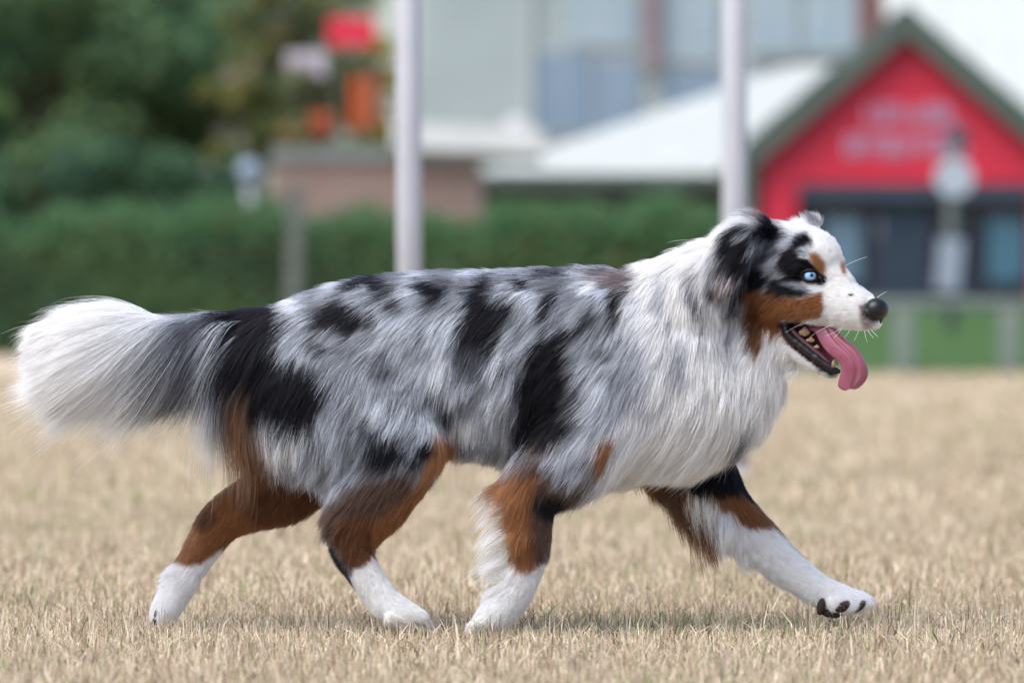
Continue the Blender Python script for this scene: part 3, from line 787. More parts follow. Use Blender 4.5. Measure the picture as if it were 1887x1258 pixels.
WH, PW, LG, MG_, DGY = (.88, .88, .885), (.77, .78, .80), (.40, .43, .49), (.26, .28, .325), (.075, .08, .10)
BK, TAN, LTAN, DTAN, UMB, MAU = (.004, .005, .008), (.255, .102, .038), (.35, .158, .068), (.13, .052, .022), (.100, .058, .042), (.22, .17, .17)
main_ops = [
 # broad tones
 (PW, 22, [(1160, 430), (1560, 380), (1560, 1000), (1080, 1000), (1120, 700)]),
 (WH, 14, [(1150, 470), (1230, 450), (1330, 405), (1330, 520), (1290, 620), (1230, 600), (1190, 560)]),
 (WH, 16, [(1230, 690), (1380, 600), (1490, 650), (1500, 700), (1370, 900), (1100, 960), (1150, 860), (1240, 780)]),
 (WH, 20, [(20, 560), (100, 530), (260, 545), (330, 580), (260, 600), (180, 660), (150, 820), (20, 780)]),
 (PW, 14, [(150, 610), (260, 590), (300, 640), (260, 760), (400, 740), (420, 960), (200, 960), (120, 800)]),
 (MG_, 14, [(290, 590), (400, 575), (420, 700), (330, 760), (250, 720), (220, 680)]),
 (DGY, 10, [(330, 600), (400, 580), (430, 720), (400, 800), (340, 700), (290, 700), (250, 690)]),
 (LG, 6, [(352, 620), (392, 610), (396, 700), (400, 800), (372, 760), (360, 680)]),
 # rump, saddle and flank patches
 (BK, 4, [(380, 580), (447, 562), (494, 560), (512, 582), (505, 618), (497, 657), (515, 679), (558, 686), (587, 722), (572, 772), (558, 812), (519, 808), (476, 779), (452, 800), (432, 760), (404, 729), (392, 686), (397, 650), (379, 618)]),
 (DGY, 6, [(410, 720), (450, 760), (440, 830), (420, 830), (405, 780)]),
 (LG, 8, [(480, 790), (520, 800), (540, 900), (510, 890)]),
 (BK, 5, Z7((380, 280), (300, 330), (230, 410), (260, 450), (350, 460), (430, 490), (490, 450), (560, 430), (520, 370), (440, 330))),
 (DGY, 5, Z7((380, 240), (480, 170), (650, 120), (830, 92), (1080, 90), (1060, 125), (860, 125), (700, 150), (620, 180), (640, 230), (700, 280), (720, 340), (680, 380), (640, 330), (600, 270), (520, 230), (430, 260))),
 (BK, 4, Z7((400, 220), (500, 160), (640, 130), (600, 180), (650, 260), (700, 320), (680, 360), (620, 290), (540, 215), (450, 240))),
 (BK, 4, Z7((235, 540), (280, 515), (330, 535), (300, 570), (255, 570))),
 (BK, 5, Z7((790, 180), (880, 190), (960, 240), (920, 290), (880, 330), (830, 330), (840, 270), (770, 230))),
 (BK, 6, Z7((1080, 200), (1150, 160), (1200, 170), (1170, 230), (1150, 300), (1280, 300), (1290, 370), (1240, 420), (1210, 480), (1200, 560), (1120, 590), (1060, 560), (1000, 570), (1000, 480), (1040, 380), (1030, 330), (1060, 260))),
 (DGY, 8, Z7((970, 560), (1120, 580), (1190, 620), (1100, 720), (1030, 690), (980, 680))),
 (BK, 3, Z7((1285, 200), (1330, 165), (1375, 195), (1345, 235), (1300, 230))),
 (BK, 4, Z7((1360, 140), (1500, 100), (1600, 112), (1500, 150), (1400, 175))),
 (BK, 4, Z7((1430, 270), (1505, 240), (1485, 320), (1462, 440), (1420, 440), (1430, 360))),
 (DGY, 5, Z7((540, 580), (600, 590), (690, 640), (700, 680), (620, 650))),
 (DGY, 5, Z7((830, 560), (870, 530), (860, 600), (835, 610))),
 (BK, 4, Z7((900, 850), (960, 835), (990, 900), (975, 970), (925, 930))),
 (DGY, 5, Z7((1030, 830), (1070, 810), (1075, 880), (1045, 890))),
 # shoulder
 (BK, 4, Z8((60, 480), (150, 440), (250, 410), (310, 360), (335, 390), (240, 470), (210, 540), (295, 600), (285, 650), (240, 720), (255, 790), (180, 890), (100, 915), (20, 900), (0, 830), (15, 740), (-5, 690), (30, 600))),
 (BK, 4, Z8((380, 245), (425, 235), (435, 330), (425, 440), (385, 410), (370, 330))),
 (BK, 4, Z8((105, 265), (160, 285), (140, 340), (110, 410), (85, 390), (90, 320))),
 (MAU, 7, Z8((270, 150), (480, 130), (490, 215), (430, 250), (390, 235), (300, 195))),
 (DGY, 6, Z8((310, 370), (400, 390), (430, 430), (350, 400))),
 (BK, 3, Z8((715, 235), (765, 300), (780, 375), (752, 365), (728, 310))),
 (MG_, 8, Z8((690, 150), (745, 190), (770, 330), (720, 290), (700, 230))),
 (DGY, 4, Z8((625, 370), (645, 375), (655, 450), (635, 430))),
 (MG_, 6, Z8((610, 560), (680, 570), (670, 640), (620, 610))),
 (DGY, 4, Z8((395, 680), (440, 665), (440, 700), (405, 710))),
 (MG_, 5, Z8((510, 730), (560, 720), (550, 780), (515, 790))),
 (MG_, 6, Z8((830, 470), (870, 500), (860, 580), (835, 540))),
 (LG, 10, Z8((230, 500), (480, 420), (560, 620), (420, 850), (300, 900), (230, 780))),
 (DGY, 5, Z8((330, 500), (400, 520), (390, 560), (340, 540))),
 (UMB, 12, Z8((-20, 950), (120, 920), (300, 930), (330, 1050), (260, 1200), (0, 1150))),
 (LG, 9, Z8((80, 950), (220, 900), (290, 960), (280, 1090), (160, 1060))),
 (TAN, 3, Z8((395, 870), (418, 895), (385, 1000), (340, 1045), (322, 1010), (340, 930))),
 (PW, 5, [(1385, 780), (1400, 800), (1370, 880), (1350, 850)]),
 (DGY, 6, [(1340, 830), (1372, 800), (1385, 800), (1370, 860), (1345, 870)]),
 (LG, 5, [(540, 820), (560, 800), (575, 900), (555, 920)]), (LG, 4, [(452, 800), (466, 810), (478, 900), (466, 900)]),
 # soft streaks on the neck
 ((.33, .35, .40), 6, [(1200, 520), (1213, 505), (1220, 580), (1208, 615)]), ((.40, .42, .47), 10, [(1296, 480), (1320, 470), (1330, 560), (1306, 590), (1292, 540)]), (MG_, 4, [(1287, 600), (1296, 592), (1299, 655), (1290, 675)]), ((.30, .32, .37), 5, [(1332, 620), (1342, 602), (1350, 690), (1338, 700)]), ((.38, .40, .45), 9, [(1236, 650), (1262, 640), (1268, 720), (1245, 730)]), (MG_, 5, [(1150, 700), (1162, 690), (1158, 760), (1148, 775)]),
 # thigh and near hind leg
 (MG_, 12, [(690, 800), (790, 800), (820, 840), (740, 930), (650, 950), (600, 960), (640, 880)]),
 (UMB, 9, [(600, 930), (680, 880), (760, 870), (770, 930), (700, 990), (690, 1060), (640, 1060), (560, 960)]),
 (LTAN, 5, Z7((905, 1005), (985, 985), (1010, 1060), (985, 1200), (890, 1350), (770, 1460), (690, 1400), (800, 1240), (850, 1130), (880, 1060))),
 (TAN, 7, [(690, 960), (780, 900), (720, 980), (690, 1050), (655, 1060), (650, 1000)]),
 (DTAN, 5, [(625, 960), (680, 950), (690, 1030), (650, 1050), (610, 1000)]),
 (BK, 3, Z3((1030, 580), (1080, 590), (1140, 670), (1190, 760), (1215, 830), (1195, 820), (1130, 740), (1060, 650))),
 (WH, 2, [(650, 1050), (668, 1046), (690, 1031), (712, 1040), (830, 1100), (830, 1200), (680, 1190), (655, 1100)]),
 ((.22, .115, .065), 10, [(414, 735), (440, 745), (455, 800), (480, 820), (510, 900), (540, 930), (470, 960), (400, 900), (410, 800)]),
 (BK, 4, Z7((560, 1020), (640, 1025), (720, 1045), (745, 1100), (690, 1160), (600, 1175), (540, 1140), (542, 1070))),
 (BK, 4, Z7((790, 1060), (870, 1035), (900, 1090), (830, 1140))),
 (DGY, 8, Z7((480, 900), (640, 980), (560, 1040), (500, 1000))),
 (TAN, 3, [(688, 985), (760, 930), (805, 885), (818, 895), (790, 950), (720, 1030), (690, 1030)]),
 # near fore leg
 (TAN, 5, [(885, 880), (990, 880), (1010, 960), (995, 1060), (930, 1060), (900, 960)]),
 (LTAN, 8, [(890, 890), (950, 890), (960, 1000), (940, 1040), (900, 960)]),
 (UMB, 6, [(985, 900), (1060, 940), (1030, 1000), (1010, 1040), (985, 1050), (975, 980)]),
 (BK, 4, Z4((405, 285), (430, 262), (520, 258), (560, 325), (530, 352), (470, 352), (415, 330))),
 (WH, 3, [(800, 880), (868, 890), (892, 930), (915, 1000), (930, 1046), (968, 1060), (1012, 1036), (1040, 1100), (960, 1200), (800, 1200)]),
 ((.52, .47, .41), 14, [(690, 1138), (800, 1140), (800, 1190), (680, 1190)]), ((.54, .49, .43), 14, [(850, 1150), (945, 1150), (945, 1200), (850, 1200)]),
 # head
 (PW, 5, [(1330, 400), (1480, 385), (1480, 470), (1420, 560), (1340, 560)]),
 (MG_, 6, [(1312, 470), (1345, 420), (1420, 400), (1460, 440), (1450, 520), (1400, 600), (1330, 600), (1308, 540)]),
 (LG, 8, [(1400, 440), (1470, 440), (1450, 520), (1390, 560), (1350, 560), (1380, 490)]),
 (MAU, 5, Z6((130, 640), (200, 560), (330, 640), (400, 640), (330, 760), (230, 900), (130, 870), (100, 760))),
 (BK, 3, Z6((100, 750), (150, 760), (190, 880), (110, 860))), (DGY, 4, Z6((170, 560), (260, 590), (320, 680), (250, 720), (180, 650))), (PW, 2, Z6((150, 690), (170, 640), (200, 720), (180, 800))), (PW, 2, Z6((250, 760), (300, 690), (290, 760), (230, 830))),
 (BK, 3, Z6((175, 430), (240, 290), (330, 240), (450, 250), (530, 330), (510, 430), (450, 520), (450, 610), (350, 690), (270, 620), (220, 520))),
 (BK, 3, Z6((470, 250), (560, 210), (520, 90), (560, 60), (640, 90), (710, 190), (730, 300), (680, 380), (560, 360))),
 (MAU, 3, Z6((400, 110), (470, 70), (560, 50), (580, 120), (520, 150), (470, 130))),
 (LG, 2, Z6((290, 330), (440, 250), (470, 280), (390, 320), (300, 370))),
 (LG, 2, Z6((440, 350), (500, 340), (500, 420), (440, 520))),
 (DGY, 4, Z6((500, 380), (720, 360), (600, 450), (480, 520))),
 (BK, 3, Z6((470, 560), (640, 640), (570, 760), (470, 840), (390, 900), (330, 990), (285, 990), (320, 850), (400, 690))),
 (DGY, 3, Z6((430, 600), (520, 480), (700, 400), (740, 440), (560, 560))),
 (LG, 2, Z6((580, 580), (690, 500), (790, 570), (720, 630), (580, 650))),
 (BK, 3, Z6((740, 540), (810, 400), (860, 320), (960, 280), (1000, 380), (890, 430), (880, 500), (960, 520), (1050, 610), (1110, 650), (1080, 720), (1010, 700), (900, 690), (980, 790), (800, 830), (620, 800), (640, 690), (780, 640))),
 (BK, 2, Z6((700, 560), (760, 420), (840, 470), (900, 500), (980, 510), (1060, 590), (1120, 650), (1090, 690), (1040, 640), (900, 600), (780, 640))),
 (LG, 2, Z6((860, 430), (960, 390), (1000, 450), (900, 500))),
 (MG_, 3, Z6((700, 690), (860, 700), (980, 760), (1000, 790), (860, 760))),
 (WH, 3, Z1((680, 130), (800, 170), (920, 190), (1000, 220), (1060, 300), (1120, 380), (1150, 480), (1200, 560), (1300, 600), (1340, 800), (1100, 840), (1000, 770), (985, 620), (1015, 540), (1015, 430), (980, 370), (945, 300), (900, 240), (830, 220), (760, 230))),
 (TAN, 3, Z1((540, 620), (600, 585), (690, 610), (730, 625), (860, 625), (990, 590), (995, 680), (980, 745), (860, 770), (760, 760), (740, 830), (790, 900), (880, 950), (780, 915), (650, 890), (630, 960), (590, 1010), (540, 880), (525, 720))),
 (DTAN, 6, Z1((540, 640), (620, 640), (640, 800), (600, 980), (560, 940), (530, 800))),
 (BK, 3, Z1((535, 860), (560, 900), (580, 980), (560, 960))),
 (LTAN, 2, Z1((905, 370), (950, 360), (1000, 410), (1012, 470), (985, 490), (940, 440))),
 (LTAN, 2, Z1((1090, 420), (1130, 410), (1130, 490), (1100, 480))),
 (DGY, 4, Z1((880, 105), (920, 130), (1000, 180), (1020, 220), (960, 190), (880, 160))),
 ((.30, .23, .21), 4, Z1((1200, 672), (1240, 648), (1250, 760), (1290, 798), (1232, 808), (1208, 745))),
 (DGY, 1, Z1((1140, 600), (1165, 600), (1165, 612), (1140, 612))),
 (WH, 3, Z1((640, 880), (800, 900), (960, 1000), (1010, 1060), (900, 1100), (620, 1200), (600, 1000))),
]
far_ops = [
 (TAN, 4, [(340, 860), (620, 860), (620, 1100), (340, 1100)]),
 (DTAN, 10, [(440, 900), (600, 880), (600, 960), (500, 985), (450, 960)]),
 (DTAN, 5, Z3((370, 420), (430, 370), (520, 420), (450, 500), (390, 500))),
 (LTAN, 5, Z3((300, 560), (380, 470), (420, 560), (330, 680), (260, 650))),
 (WH, 3, [(240, 1030), (318, 1036), (342, 1045), (372, 1040), (409, 1012), (440, 1060), (350, 1200), (240, 1200)]),
 (BK, 4, Z4((1000, 200), (1080, 120), (1240, 120), (1310, 230), (1390, 360), (1320, 300), (1230, 265), (1100, 270), (1020, 250))),
 (TAN, 3, Z4((1105, 275), (1230, 255), (1320, 290), (1400, 365), (1380, 385), (1280, 388), (1200, 340), (1130, 300))),
 (WH, 3, Z4((1000, 300), (1100, 280), (1200, 345), (1280, 392), (1390, 385), (1500, 500), (1850, 600), (1850, 800), (1400, 800), (1180, 520), (1090, 400), (1020, 330))),
 (DTAN, 5, Z4((880, 230), (960, 260), (1020, 330), (1090, 410), (1170, 520), (1100, 560), (1040, 540), (940, 360))),
 (UMB, 6, Z4((900, 200), (1010, 220), (1010, 300), (960, 340), (910, 280))),
]
MOUTH = Z1((742, 790), (790, 762), (900, 775), (1000, 800), (1085, 845), (1085, 870), (1075, 1060), (1000, 1050), (900, 985), (790, 890), (748, 830))
main_ops.append(((.018, .016, .016), 3, oval(1609, 573, 21, 24)))
main_ops.append(((.0045, .004, .005), 3, [(1432, 596), (1446, 594), (1452, 622), (1490, 652), (1530, 682), (1542, 690), (1532, 695), (1512, 686), (1484, 662), (1452, 638), (1436, 614)]))
main_ops.append(((.045, .012, .014), 0, MOUTH))
def paint(base, ops):
    g = np.empty((GH, GW, 3)); g[:] = base
    for col, soft, poly in ops:
        if col is BK:
            q = np.array(poly, float); c0 = q.mean(0); poly = c0 + (q - c0) * 1.10
        m = blur(fill_mask(poly), soft / 2)[..., None]
        g = g * (1 - m) + np.array(col) * m
    return g
def mottle(cell, seed):
    q = np.random.default_rng(seed).normal(0, 1, (GH // cell + 3, GW // cell + 3))
    y, x = np.mgrid[0:GH, 0:GW] / cell
    y = y + .5 * x * 0; i, j = y.astype(int), x.astype(int); fy, fx = y - i, x - j
    fy, fx = fy * fy * (3 - 2 * fy), fx * fx * (3 - 2 * fx)
    return (q[i, j] * (1 - fy) + q[i + 1, j] * fy) * (1 - fx) + (q[i, j + 1] * (1 - fy) + q[i + 1, j + 1] * fy) * fx
MAP = paint(LG, main_ops)
lum_ = MAP.mean(2)
gm = np.clip((lum_ - .13) / .1, 0, 1) * np.clip((.62 - lum_) / .12, 0, 1) * (np.abs(MAP[..., 0] - MAP[..., 2]) < .13)
gm = gm * np.clip((1150 - 2 * np.arange(GW)) / 70 + .12, .12, 1)[None]
mo = .55 * mottle(19, 1) + .5 * mottle(9, 2) + .35 * mottle(4, 3)
MAP = MAP * np.exp(np.clip(mo * .62, -1.5, .75) * gm)[..., None]
fl = np.clip((mottle(5, 5) + .6 * mottle(11, 6) - 1.35) / .25, 0, 1) * gm           # small ragged flecks
MAP = MAP * (1 - fl[..., None]) + np.array([.012, .013, .018]) * fl[..., None]
MAP = np.clip(MAP, .005, .82)
FARMAP = paint(TAN, far_ops)
MOUTHM = fill_mask(MOUTH)

def lookup(M, x, y):
    i = np.clip(np.round(y / 2).astype(int), 0, GH - 1); j = np.clip(np.round(x / 2).astype(int), 0, GW - 1)
    return M[i, j]

def coat(P, far, jx=0, jy=0):
    x, y = to_px(P)
    a, b = lookup(MAP, x + jx, y + jy), lookup(FARMAP, x + jx, y + jy)
    return np.where(far[:, None], b, a)

vfar = (vlab == 3) | (vlab == 5)
skin = coat(BV, vfar)
at = body_me.attributes.new('tint', 'FLOAT_COLOR', 'POINT')
at.data.foreach_set('color', np.concatenate([skin, np.ones((nv, 1))], 1).astype(np.float32).ravel())
body_me.materials.clear()
body = link_mesh('body', body_me, attr_mat('dog_skin', rough=.75, spec=.15), dog)

# ---- hair directions and lengths: control points (photo column, row, depth in px, direction, length px, lift deg)
def hv(u_px, py_, v):
    p = HS(u_px, py_, v)
    return (u_px, py_, p.y / S)
MC = [
 (110,630,0,-1,.28,72,12),(170,596,0,-1,.14,92,12),(170,632,0,-.8,.6,170,22),(250,594,0,-1,.08,130,9),(260,632,0,-.6,.8,215,18),(350,594,0,-.97,.14,110,7),(350,632,0,-.36,.93,235,14),(420,575,0,-.85,.3,80,10),(430,632,0,-.2,.98,215,12),(480,565,0,-.9,.35,60,10),
 (170,690,0,-.75,.66,140,16),(250,740,0,-.55,.84,220,14),(340,750,0,-.3,.95,240,12),(420,760,0,-.15,1,190,10),(110,660,0,-.85,.55,85,16),
 (350,606,-27,-.45,.88,230,18),(260,603,-27,-.66,.75,210,18),(430,606,-30,-.35,.93,180,14),(170,605,-28,-.92,.38,112,20),
 (520,560,0,-.9,.4,48,10),(600,530,0,-.95,.3,46,9),(740,505,0,-.97,.2,44,9),(900,500,0,-.97,.2,44,9),(1060,498,0,-.95,.3,46,12),(1150,500,0,-.8,.5,56,14),(1250,460,0,-.8,.55,60,16),(1320,432,0,-.9,.3,55,20),
 (500,650,-60,-.45,.9,80,10),(560,700,-90,-.45,.9,75,9),(620,600,-100,-.8,.6,58,8),(740,580,-110,-.7,.7,58,8),(720,700,-120,-.45,.9,65,8),(820,700,-115,-.25,.97,68,8),(840,800,-100,-.05,1,66,8),(900,600,-120,-.6,.8,60,8),(920,720,-120,-.3,.95,72,8),(950,830,-90,-.1,1,56,8),
 (1020,600,-130,-.65,.75,62,8),(1050,740,-130,-.7,.7,72,9),(1060,860,-110,-.55,.83,58,9),(1150,600,-120,-.5,.85,56,11),(1150,740,-130,-.35,.93,64,11),(1150,850,-110,-.5,.85,75,9),(1250,560,-90,-.25,.97,58,14),(1250,700,-115,-.2,.98,68,14),(1250,820,-90,-.6,.8,74,11),(1340,600,-80,-.1,1,62,14),(1350,740,-80,-.2,.98,74,16),(1330,820,-40,-.6,.8,75,12),(1400,680,0,-.05,1,75,20),(1390,750,0,-.3,.95,70,18),
 (900,835,0,-.3,.95,40,10),(1000,860,0,-.6,.8,35,10),(1150,880,0,-.7,.7,72,16),(1250,870,0,-.8,.6,55,10),
 (600,800,-100,-.3,.95,85,10),(700,800,-120,-.35,.93,66,8),(570,860,-90,-.3,.95,70,12),(650,900,-120,-.6,.75,50,10),(620,950,-110,-.75,.6,42,20),(760,860,-120,-.5,.83,40,8),(700,930,-115,-.5,.8,32,8),(800,820,-110,-.4,.9,36,8),(500,760,-50,-.2,.98,105,10),(480,810,0,-.15,.98,90,10),(770,900,-95,-.6,.75,22,12),
 (645,1000,-110,-.2,.98,18,10),(670,1050,-110,.25,.97,11,6),(700,1095,-110,.5,.85,9,6),(750,1130,-110,.95,.3,7,6),(612,1000,-98,-.3,.95,18,15),(690,990,-98,-.2,.98,14,10),
 (980,880,-125,-.5,.85,45,9),(960,950,-130,-.35,.93,30,8),(1015,960,-120,-.3,.95,22,8),(922,930,-100,-.8,.6,70,50),(930,1000,-100,-.88,.45,85,58),(934,1050,-100,-.92,.35,95,60),(908,1090,-100,-.92,.3,24,40),(915,1115,-100,-.6,.7,10,10),(935,970,-100,-.85,.5,80,55),(970,1020,-130,-.3,.95,20,7),(955,1070,-125,-.3,.95,13,7),(930,1110,-125,-.3,.95,10,7),(900,1140,-125,-.3,.95,9,7),(995,1050,-105,-.3,.95,11,7),
 (*hv(1585,575,26),-1,.15,6,5),(*hv(1540,562,36),-1,.18,8,6),(*hv(1575,535,2),-.85,-.5,6,5),(*hv(1535,450,8),-.5,-.85,10,9),(*hv(1490,425,15),-.85,-.5,18,10),(*hv(1430,410,8),-.95,-.2,30,14),(*hv(1508,482,40),-.7,-.65,8,8),(*hv(1475,540,52),-.97,.25,16,8),(*hv(1425,555,62),-.8,.6,28,10),(*hv(1400,620,60),-.35,.93,42,10),(*hv(1455,585,50),-.9,.35,14,8),(*hv(1480,655,24),-.9,.2,10,8),(*hv(1520,688,10),-.9,.1,8,8),(*hv(1445,480,62),-.9,.45,24,9),(*hv(1610,600,10),-.9,.2,5,6),
 (1368,428,-92,-.7,.6,42,16),(1340,500,-118,-.4,.92,46,14),(1330,545,-114,-.25,.97,34,14),(1390,402,-66,-.95,-.1,40,24),(1500,405,60,-.3,-.8,22,14),
 (*hv(1440,655,15),-.1,1,55,18),
]
FC = [
 (1290,870,85,-.1,1,34,10),(1340,900,95,.3,.95,26,10),(1270,925,95,-.05,1,95,22),(1300,958,95,.1,1,110,36),(1330,992,95,.15,1,70,38),(1385,955,95,.5,.85,18,9),(1340,990,95,.2,.98,40,26),(1430,1005,95,.6,.8,12,7),(1410,1050,100,.3,.95,24,22),(1500,1065,95,.85,.5,9,6),(1480,1105,100,.55,.83,16,22),(1560,1090,95,1,.2,7,6),(1590,1105,95,1,.2,7,6),
 (540,820,50,-.2,.98,44,10),(510,890,70,-.5,.85,32,9),(430,920,80,-.7,.7,22,10),(450,975,80,-.7,.7,16,9),(380,965,80,-.5,.85,18,9),(350,1030,80,-.5,.85,12,6),(322,1090,80,-.5,.85,9,6),(295,1130,80,-.4,.9,8,6),(312,1055,88,-.8,.4,22,30),
]
MC, FC = np.array(MC, float), np.array(FC, float)
def field_eval(P, far):
    """direction (side view), length (px) and lift at points P"""
    x, y = to_px(P)
    yp = P[:, 1] / S
    out = np.empty((len(P), 4))
    for C, sel, Y in ((MC, ~far, -np.abs(yp)), (FC, far, np.full(len(P), 90.0))):
        idx = np.nonzero(sel)[0]
        for a in range(0, len(idx), 20000):
            k = idx[a:a + 20000]
            # head, ears and the chest ahead of the midline keep their own side
            yy = np.where(x[k] > 1380, yp[k], Y[k]) if C is MC else C[:1, 2].repeat(len(k)) * 0 + 90
            d2 = (x[k, None] - C[None, :, 0]) ** 2 + (y[k, None] - C[None, :, 1]) ** 2 + .8 * (yy[:, None] - C[None, :, 2]) ** 2 * (C is MC)
            w = 1 / (d2 + 60.0) ** 2
            w /= w.sum(1, keepdims=True)
            out[k] = w @ C[:, 3:7]
    n = np.linalg.norm(out[:, :2], axis=1, keepdims=True) + 1e-9
    out[:, :2] /= n
    return out

# ---- roots
body_me.calc_loop_triangles()
nt_ = len(body_me.loop_triangles)
tv = np.empty(nt_ * 3, np.int32); body_me.loop_triangles.foreach_get('vertices', tv); tv = tv.reshape(-1, 3)
A, B, C_ = BV[tv[:, 0]], BV[tv[:, 1]], BV[tv[:, 2]]
area = np.linalg.norm(np.cross(B - A, C_ - A), axis=1) / 2
tc_ = (A + B + C_) / 3
tn = BN[tv].mean(1)
tfar = vfar[tv[:, 0]]
tf = field_eval(tc_, tfar)
Lm = tf[:, 2] * S
rad0 = np.clip(.00012 + .0013 * Lm, .00014, .00020)     # hair half width grows with length
COVER = 3.4 + 6.0 * np.clip((tf[:, 2] - 14) / 45, 0, 1)
dens = COVER / (Lm * 2 * rad0)
dens = np.clip(dens, 0, 2.6e6)
dens = np.where(vlab[tv[:, 0]] == 1, dens * np.where(tf[:, 2] > 140, 12.0, 6.0), dens)
dens = np.where((vlab[tv[:, 0]] == 2) & (tf[:, 3] > 24) & (tf[:, 2] > 24), dens * .42, dens)
facing = tn[:, 1]
side = np.where(facing > .35, .30, 1.0)
side = np.where(tfar & (facing > .35), .35, side)
wgt = area * dens * side
NH = int(wgt.sum())
print('hairs', NH)
NH = min(NH, 560000)
ti = rng.choice(nt_, NH, p=wgt / wgt.sum())
u, v = rng.random(NH), rng.random(NH); fl = u + v > 1; u[fl], v[fl] = 1 - u[fl], 1 - v[fl]
w0 = 1 - u - v
R = A[ti] * w0[:, None] + B[ti] * u[:, None] + C_[ti] * v[:, None]
RN = BN[tv[ti, 0]] * w0[:, None] + BN[tv[ti, 1]] * u[:, None] + BN[tv[ti, 2]] * v[:, None]
RN /= np.linalg.norm(RN, axis=1)[:, None]
RF = tfar[ti]
RLAB = vlab[tv[ti, 0]]
rx, ry_ = to_px(R)
EYE = np.array(HS(1489, 508, 44))
NOSEC = np.array(HP(216, 573, 0))
keep = lookup(MOUTHM, rx, ry_) < .5
keep &= ~((((rx - 1489) / 17) ** 2 + ((ry_ - 508) / 12) ** 2 < 1) & (R[:, 1] < HY0 - .03))
keep &= np.linalg.norm(R - np.array(HP(200, 573, 0)), axis=1) > 0.0205
R, RN, RF, RLAB, ti = R[keep], RN[keep], RF[keep], RLAB[keep], ti[keep]
NH = len(R)

# ---- guide hairs follow the surface
NG = 18000
pg = 1 / np.sqrt(np.maximum(dens[ti], 1)); gi = rng.choice(NH, NG, replace=False, p=pg / pg.sum())
bvh = BVHTree.FromPolygons([Vector(p) for p in BV], [list(map(int, t)) for t in tv])
GP = R[gi].copy(); GN = RN[gi].copy(); GF = RF[gi]
f0 = field_eval(GP, GF)
# large lazy waves in the lie of the coat
wavef = np.sin(GP[:, 0] * 55 + 4 * np.sin(GP[:, 2] * 37)) * .5 + np.sin(GP[:, 2] * 71 + GP[:, 0] * 23 + 1) * .5
glen = f0[:, 2] * S * rng.uniform(.72, 1.18, NG)
glift = np.radians(f0[:, 3] + 8 * np.clip((26 - f0[:, 2]) / 12, 0, 1)) * rng.uniform(.6, 1.5, NG)
dang = rng.normal(0, .13, NG) + .16 * wavef
NPT = 8
G = np.empty((NG, NPT, 3)); G[:, 0] = GP
pos, nrm = GP.copy(), GN.copy()
dirp = None
for s in range(1, NPT):
    f = field_eval(pos, GF) if s % 2 == 1 else f
    dx, dy = f[:, 0], f[:, 1]
    c_, s_ = np.cos(dang), np.sin(dang)
    a = np.stack([dx * c_ - dy * s_, np.zeros(NG), -(dx * s_ + dy * c_)], 1)
    a[:, 1] += rng.normal(0, .05, NG)
    t = a - nrm * (a * nrm).sum(1)[:, None]
    t /= np.linalg.norm(t, axis=1)[:, None] + 1e-6
    fr_ = (s - 1) / (NPT - 2)
    lift = glift * (1.9 - 1.7 * fr_)
    d = t * np.cos(lift)[:, None] + nrm * np.sin(lift)[:, None]
    # free ends hang along the flow instead of hugging the skin
    fre = np.clip(fr_ * .8, 0, .8)
    d = d * (1 - fre) + (a * .75 + d * .25) * fre
    d[:, 2] -= .10 * fr_ * np.clip(glen / .08, 0, 1.6)
    if dirp is not None: d = d * .6 + dirp * .4
    d /= np.linalg.norm(d, axis=1)[:, None]
    dirp = d
    pos = pos + d * (glen / (NPT - 1))[:, None]
    hmin = glen * (.03 + .10 * fr_) + .0006
    for i in range(NG):
        q, n_, _, dist = bvh.find_nearest(pos[i])
        nn = np.array(n_); dv = pos[i] - np.array(q); h = dv @ nn
        if h < hmin[i]: pos[i] += nn * (hmin[i] - h)
        nrm[i] = nn * .6 + nrm[i] * .4
    nrm /= np.linalg.norm(nrm, axis=1)[:, None]
    G[:, s] = pos
# ---- guides gather into locks that part from one another
NS = 2600
si = rng.choice(NG, NS, replace=False)
ks = KDTree(NS)
for i in range(NS): ks.insert(GP[si[i]] + np.array([0, 30.0 if GF[si[i]] else 0, 0]), i)
ks.balance()
sup = np.array([si[ks.find(GP[i] + np.array([0, 30.0 if GF[i] else 0, 0]))[1]] for i in range(NG)])
ok_ = (np.linalg.norm(GP - GP[sup], axis=1) < .032) & ((GN * GN[sup]).sum(1) > .4) & (np.abs(np.log(glen / glen[sup])) < .6)
c2 = np.where(ok_, np.clip((glen / S - 26) / 40, 0, 1) * .52 * rng.uniform(.35, 1.0, NS)[np.searchsorted(np.sort(si), sup).clip(0, NS - 1)], 0)
tq_ = np.linspace(0, 1, NPT)[None, :, None] ** 1.5
G = G * (1 - c2[:, None, None] * tq_) + G[sup] * c2[:, None, None] * tq_
# ---- children blend the three nearest guides, then gather into locks
kd = KDTree(NG)
for i in range(NG): kd.insert(GP[i] + GN[i] * .004 + np.array([0, 30.0 if GF[i] else 0, 0]), i)
kd.balance()
near = np.empty((NH, 3), int); nd = np.empty((NH, 3))
Q = R + RN * .004 + np.array([0, 30.0, 0]) * RF[:, None]
for i in range(NH):
    r_ = kd.find_n(Q[i], 3)
    near[i] = [a[1] for a in r_]; nd[i] = [a[2] for a in r_]
gw = 1 / (nd + .0008); gw /= gw.sum(1, keepdims=True)
off = G - G[:, :1]
lenr = rng.uniform(.62, 1.12, NH) * np.where(rng.random(NH) < .04, 1.25, 1.0)
Pc = np.zeros((NH, NPT, 3))
for k in range(3): Pc += off[near[:, k]] * gw[:, k, None, None]
Pc = Pc * lenr[:, None, None] + R[:, None]
tt = np.linspace(0, 1, NPT)[None, :, None]
gl = glen[near[:, 0]]
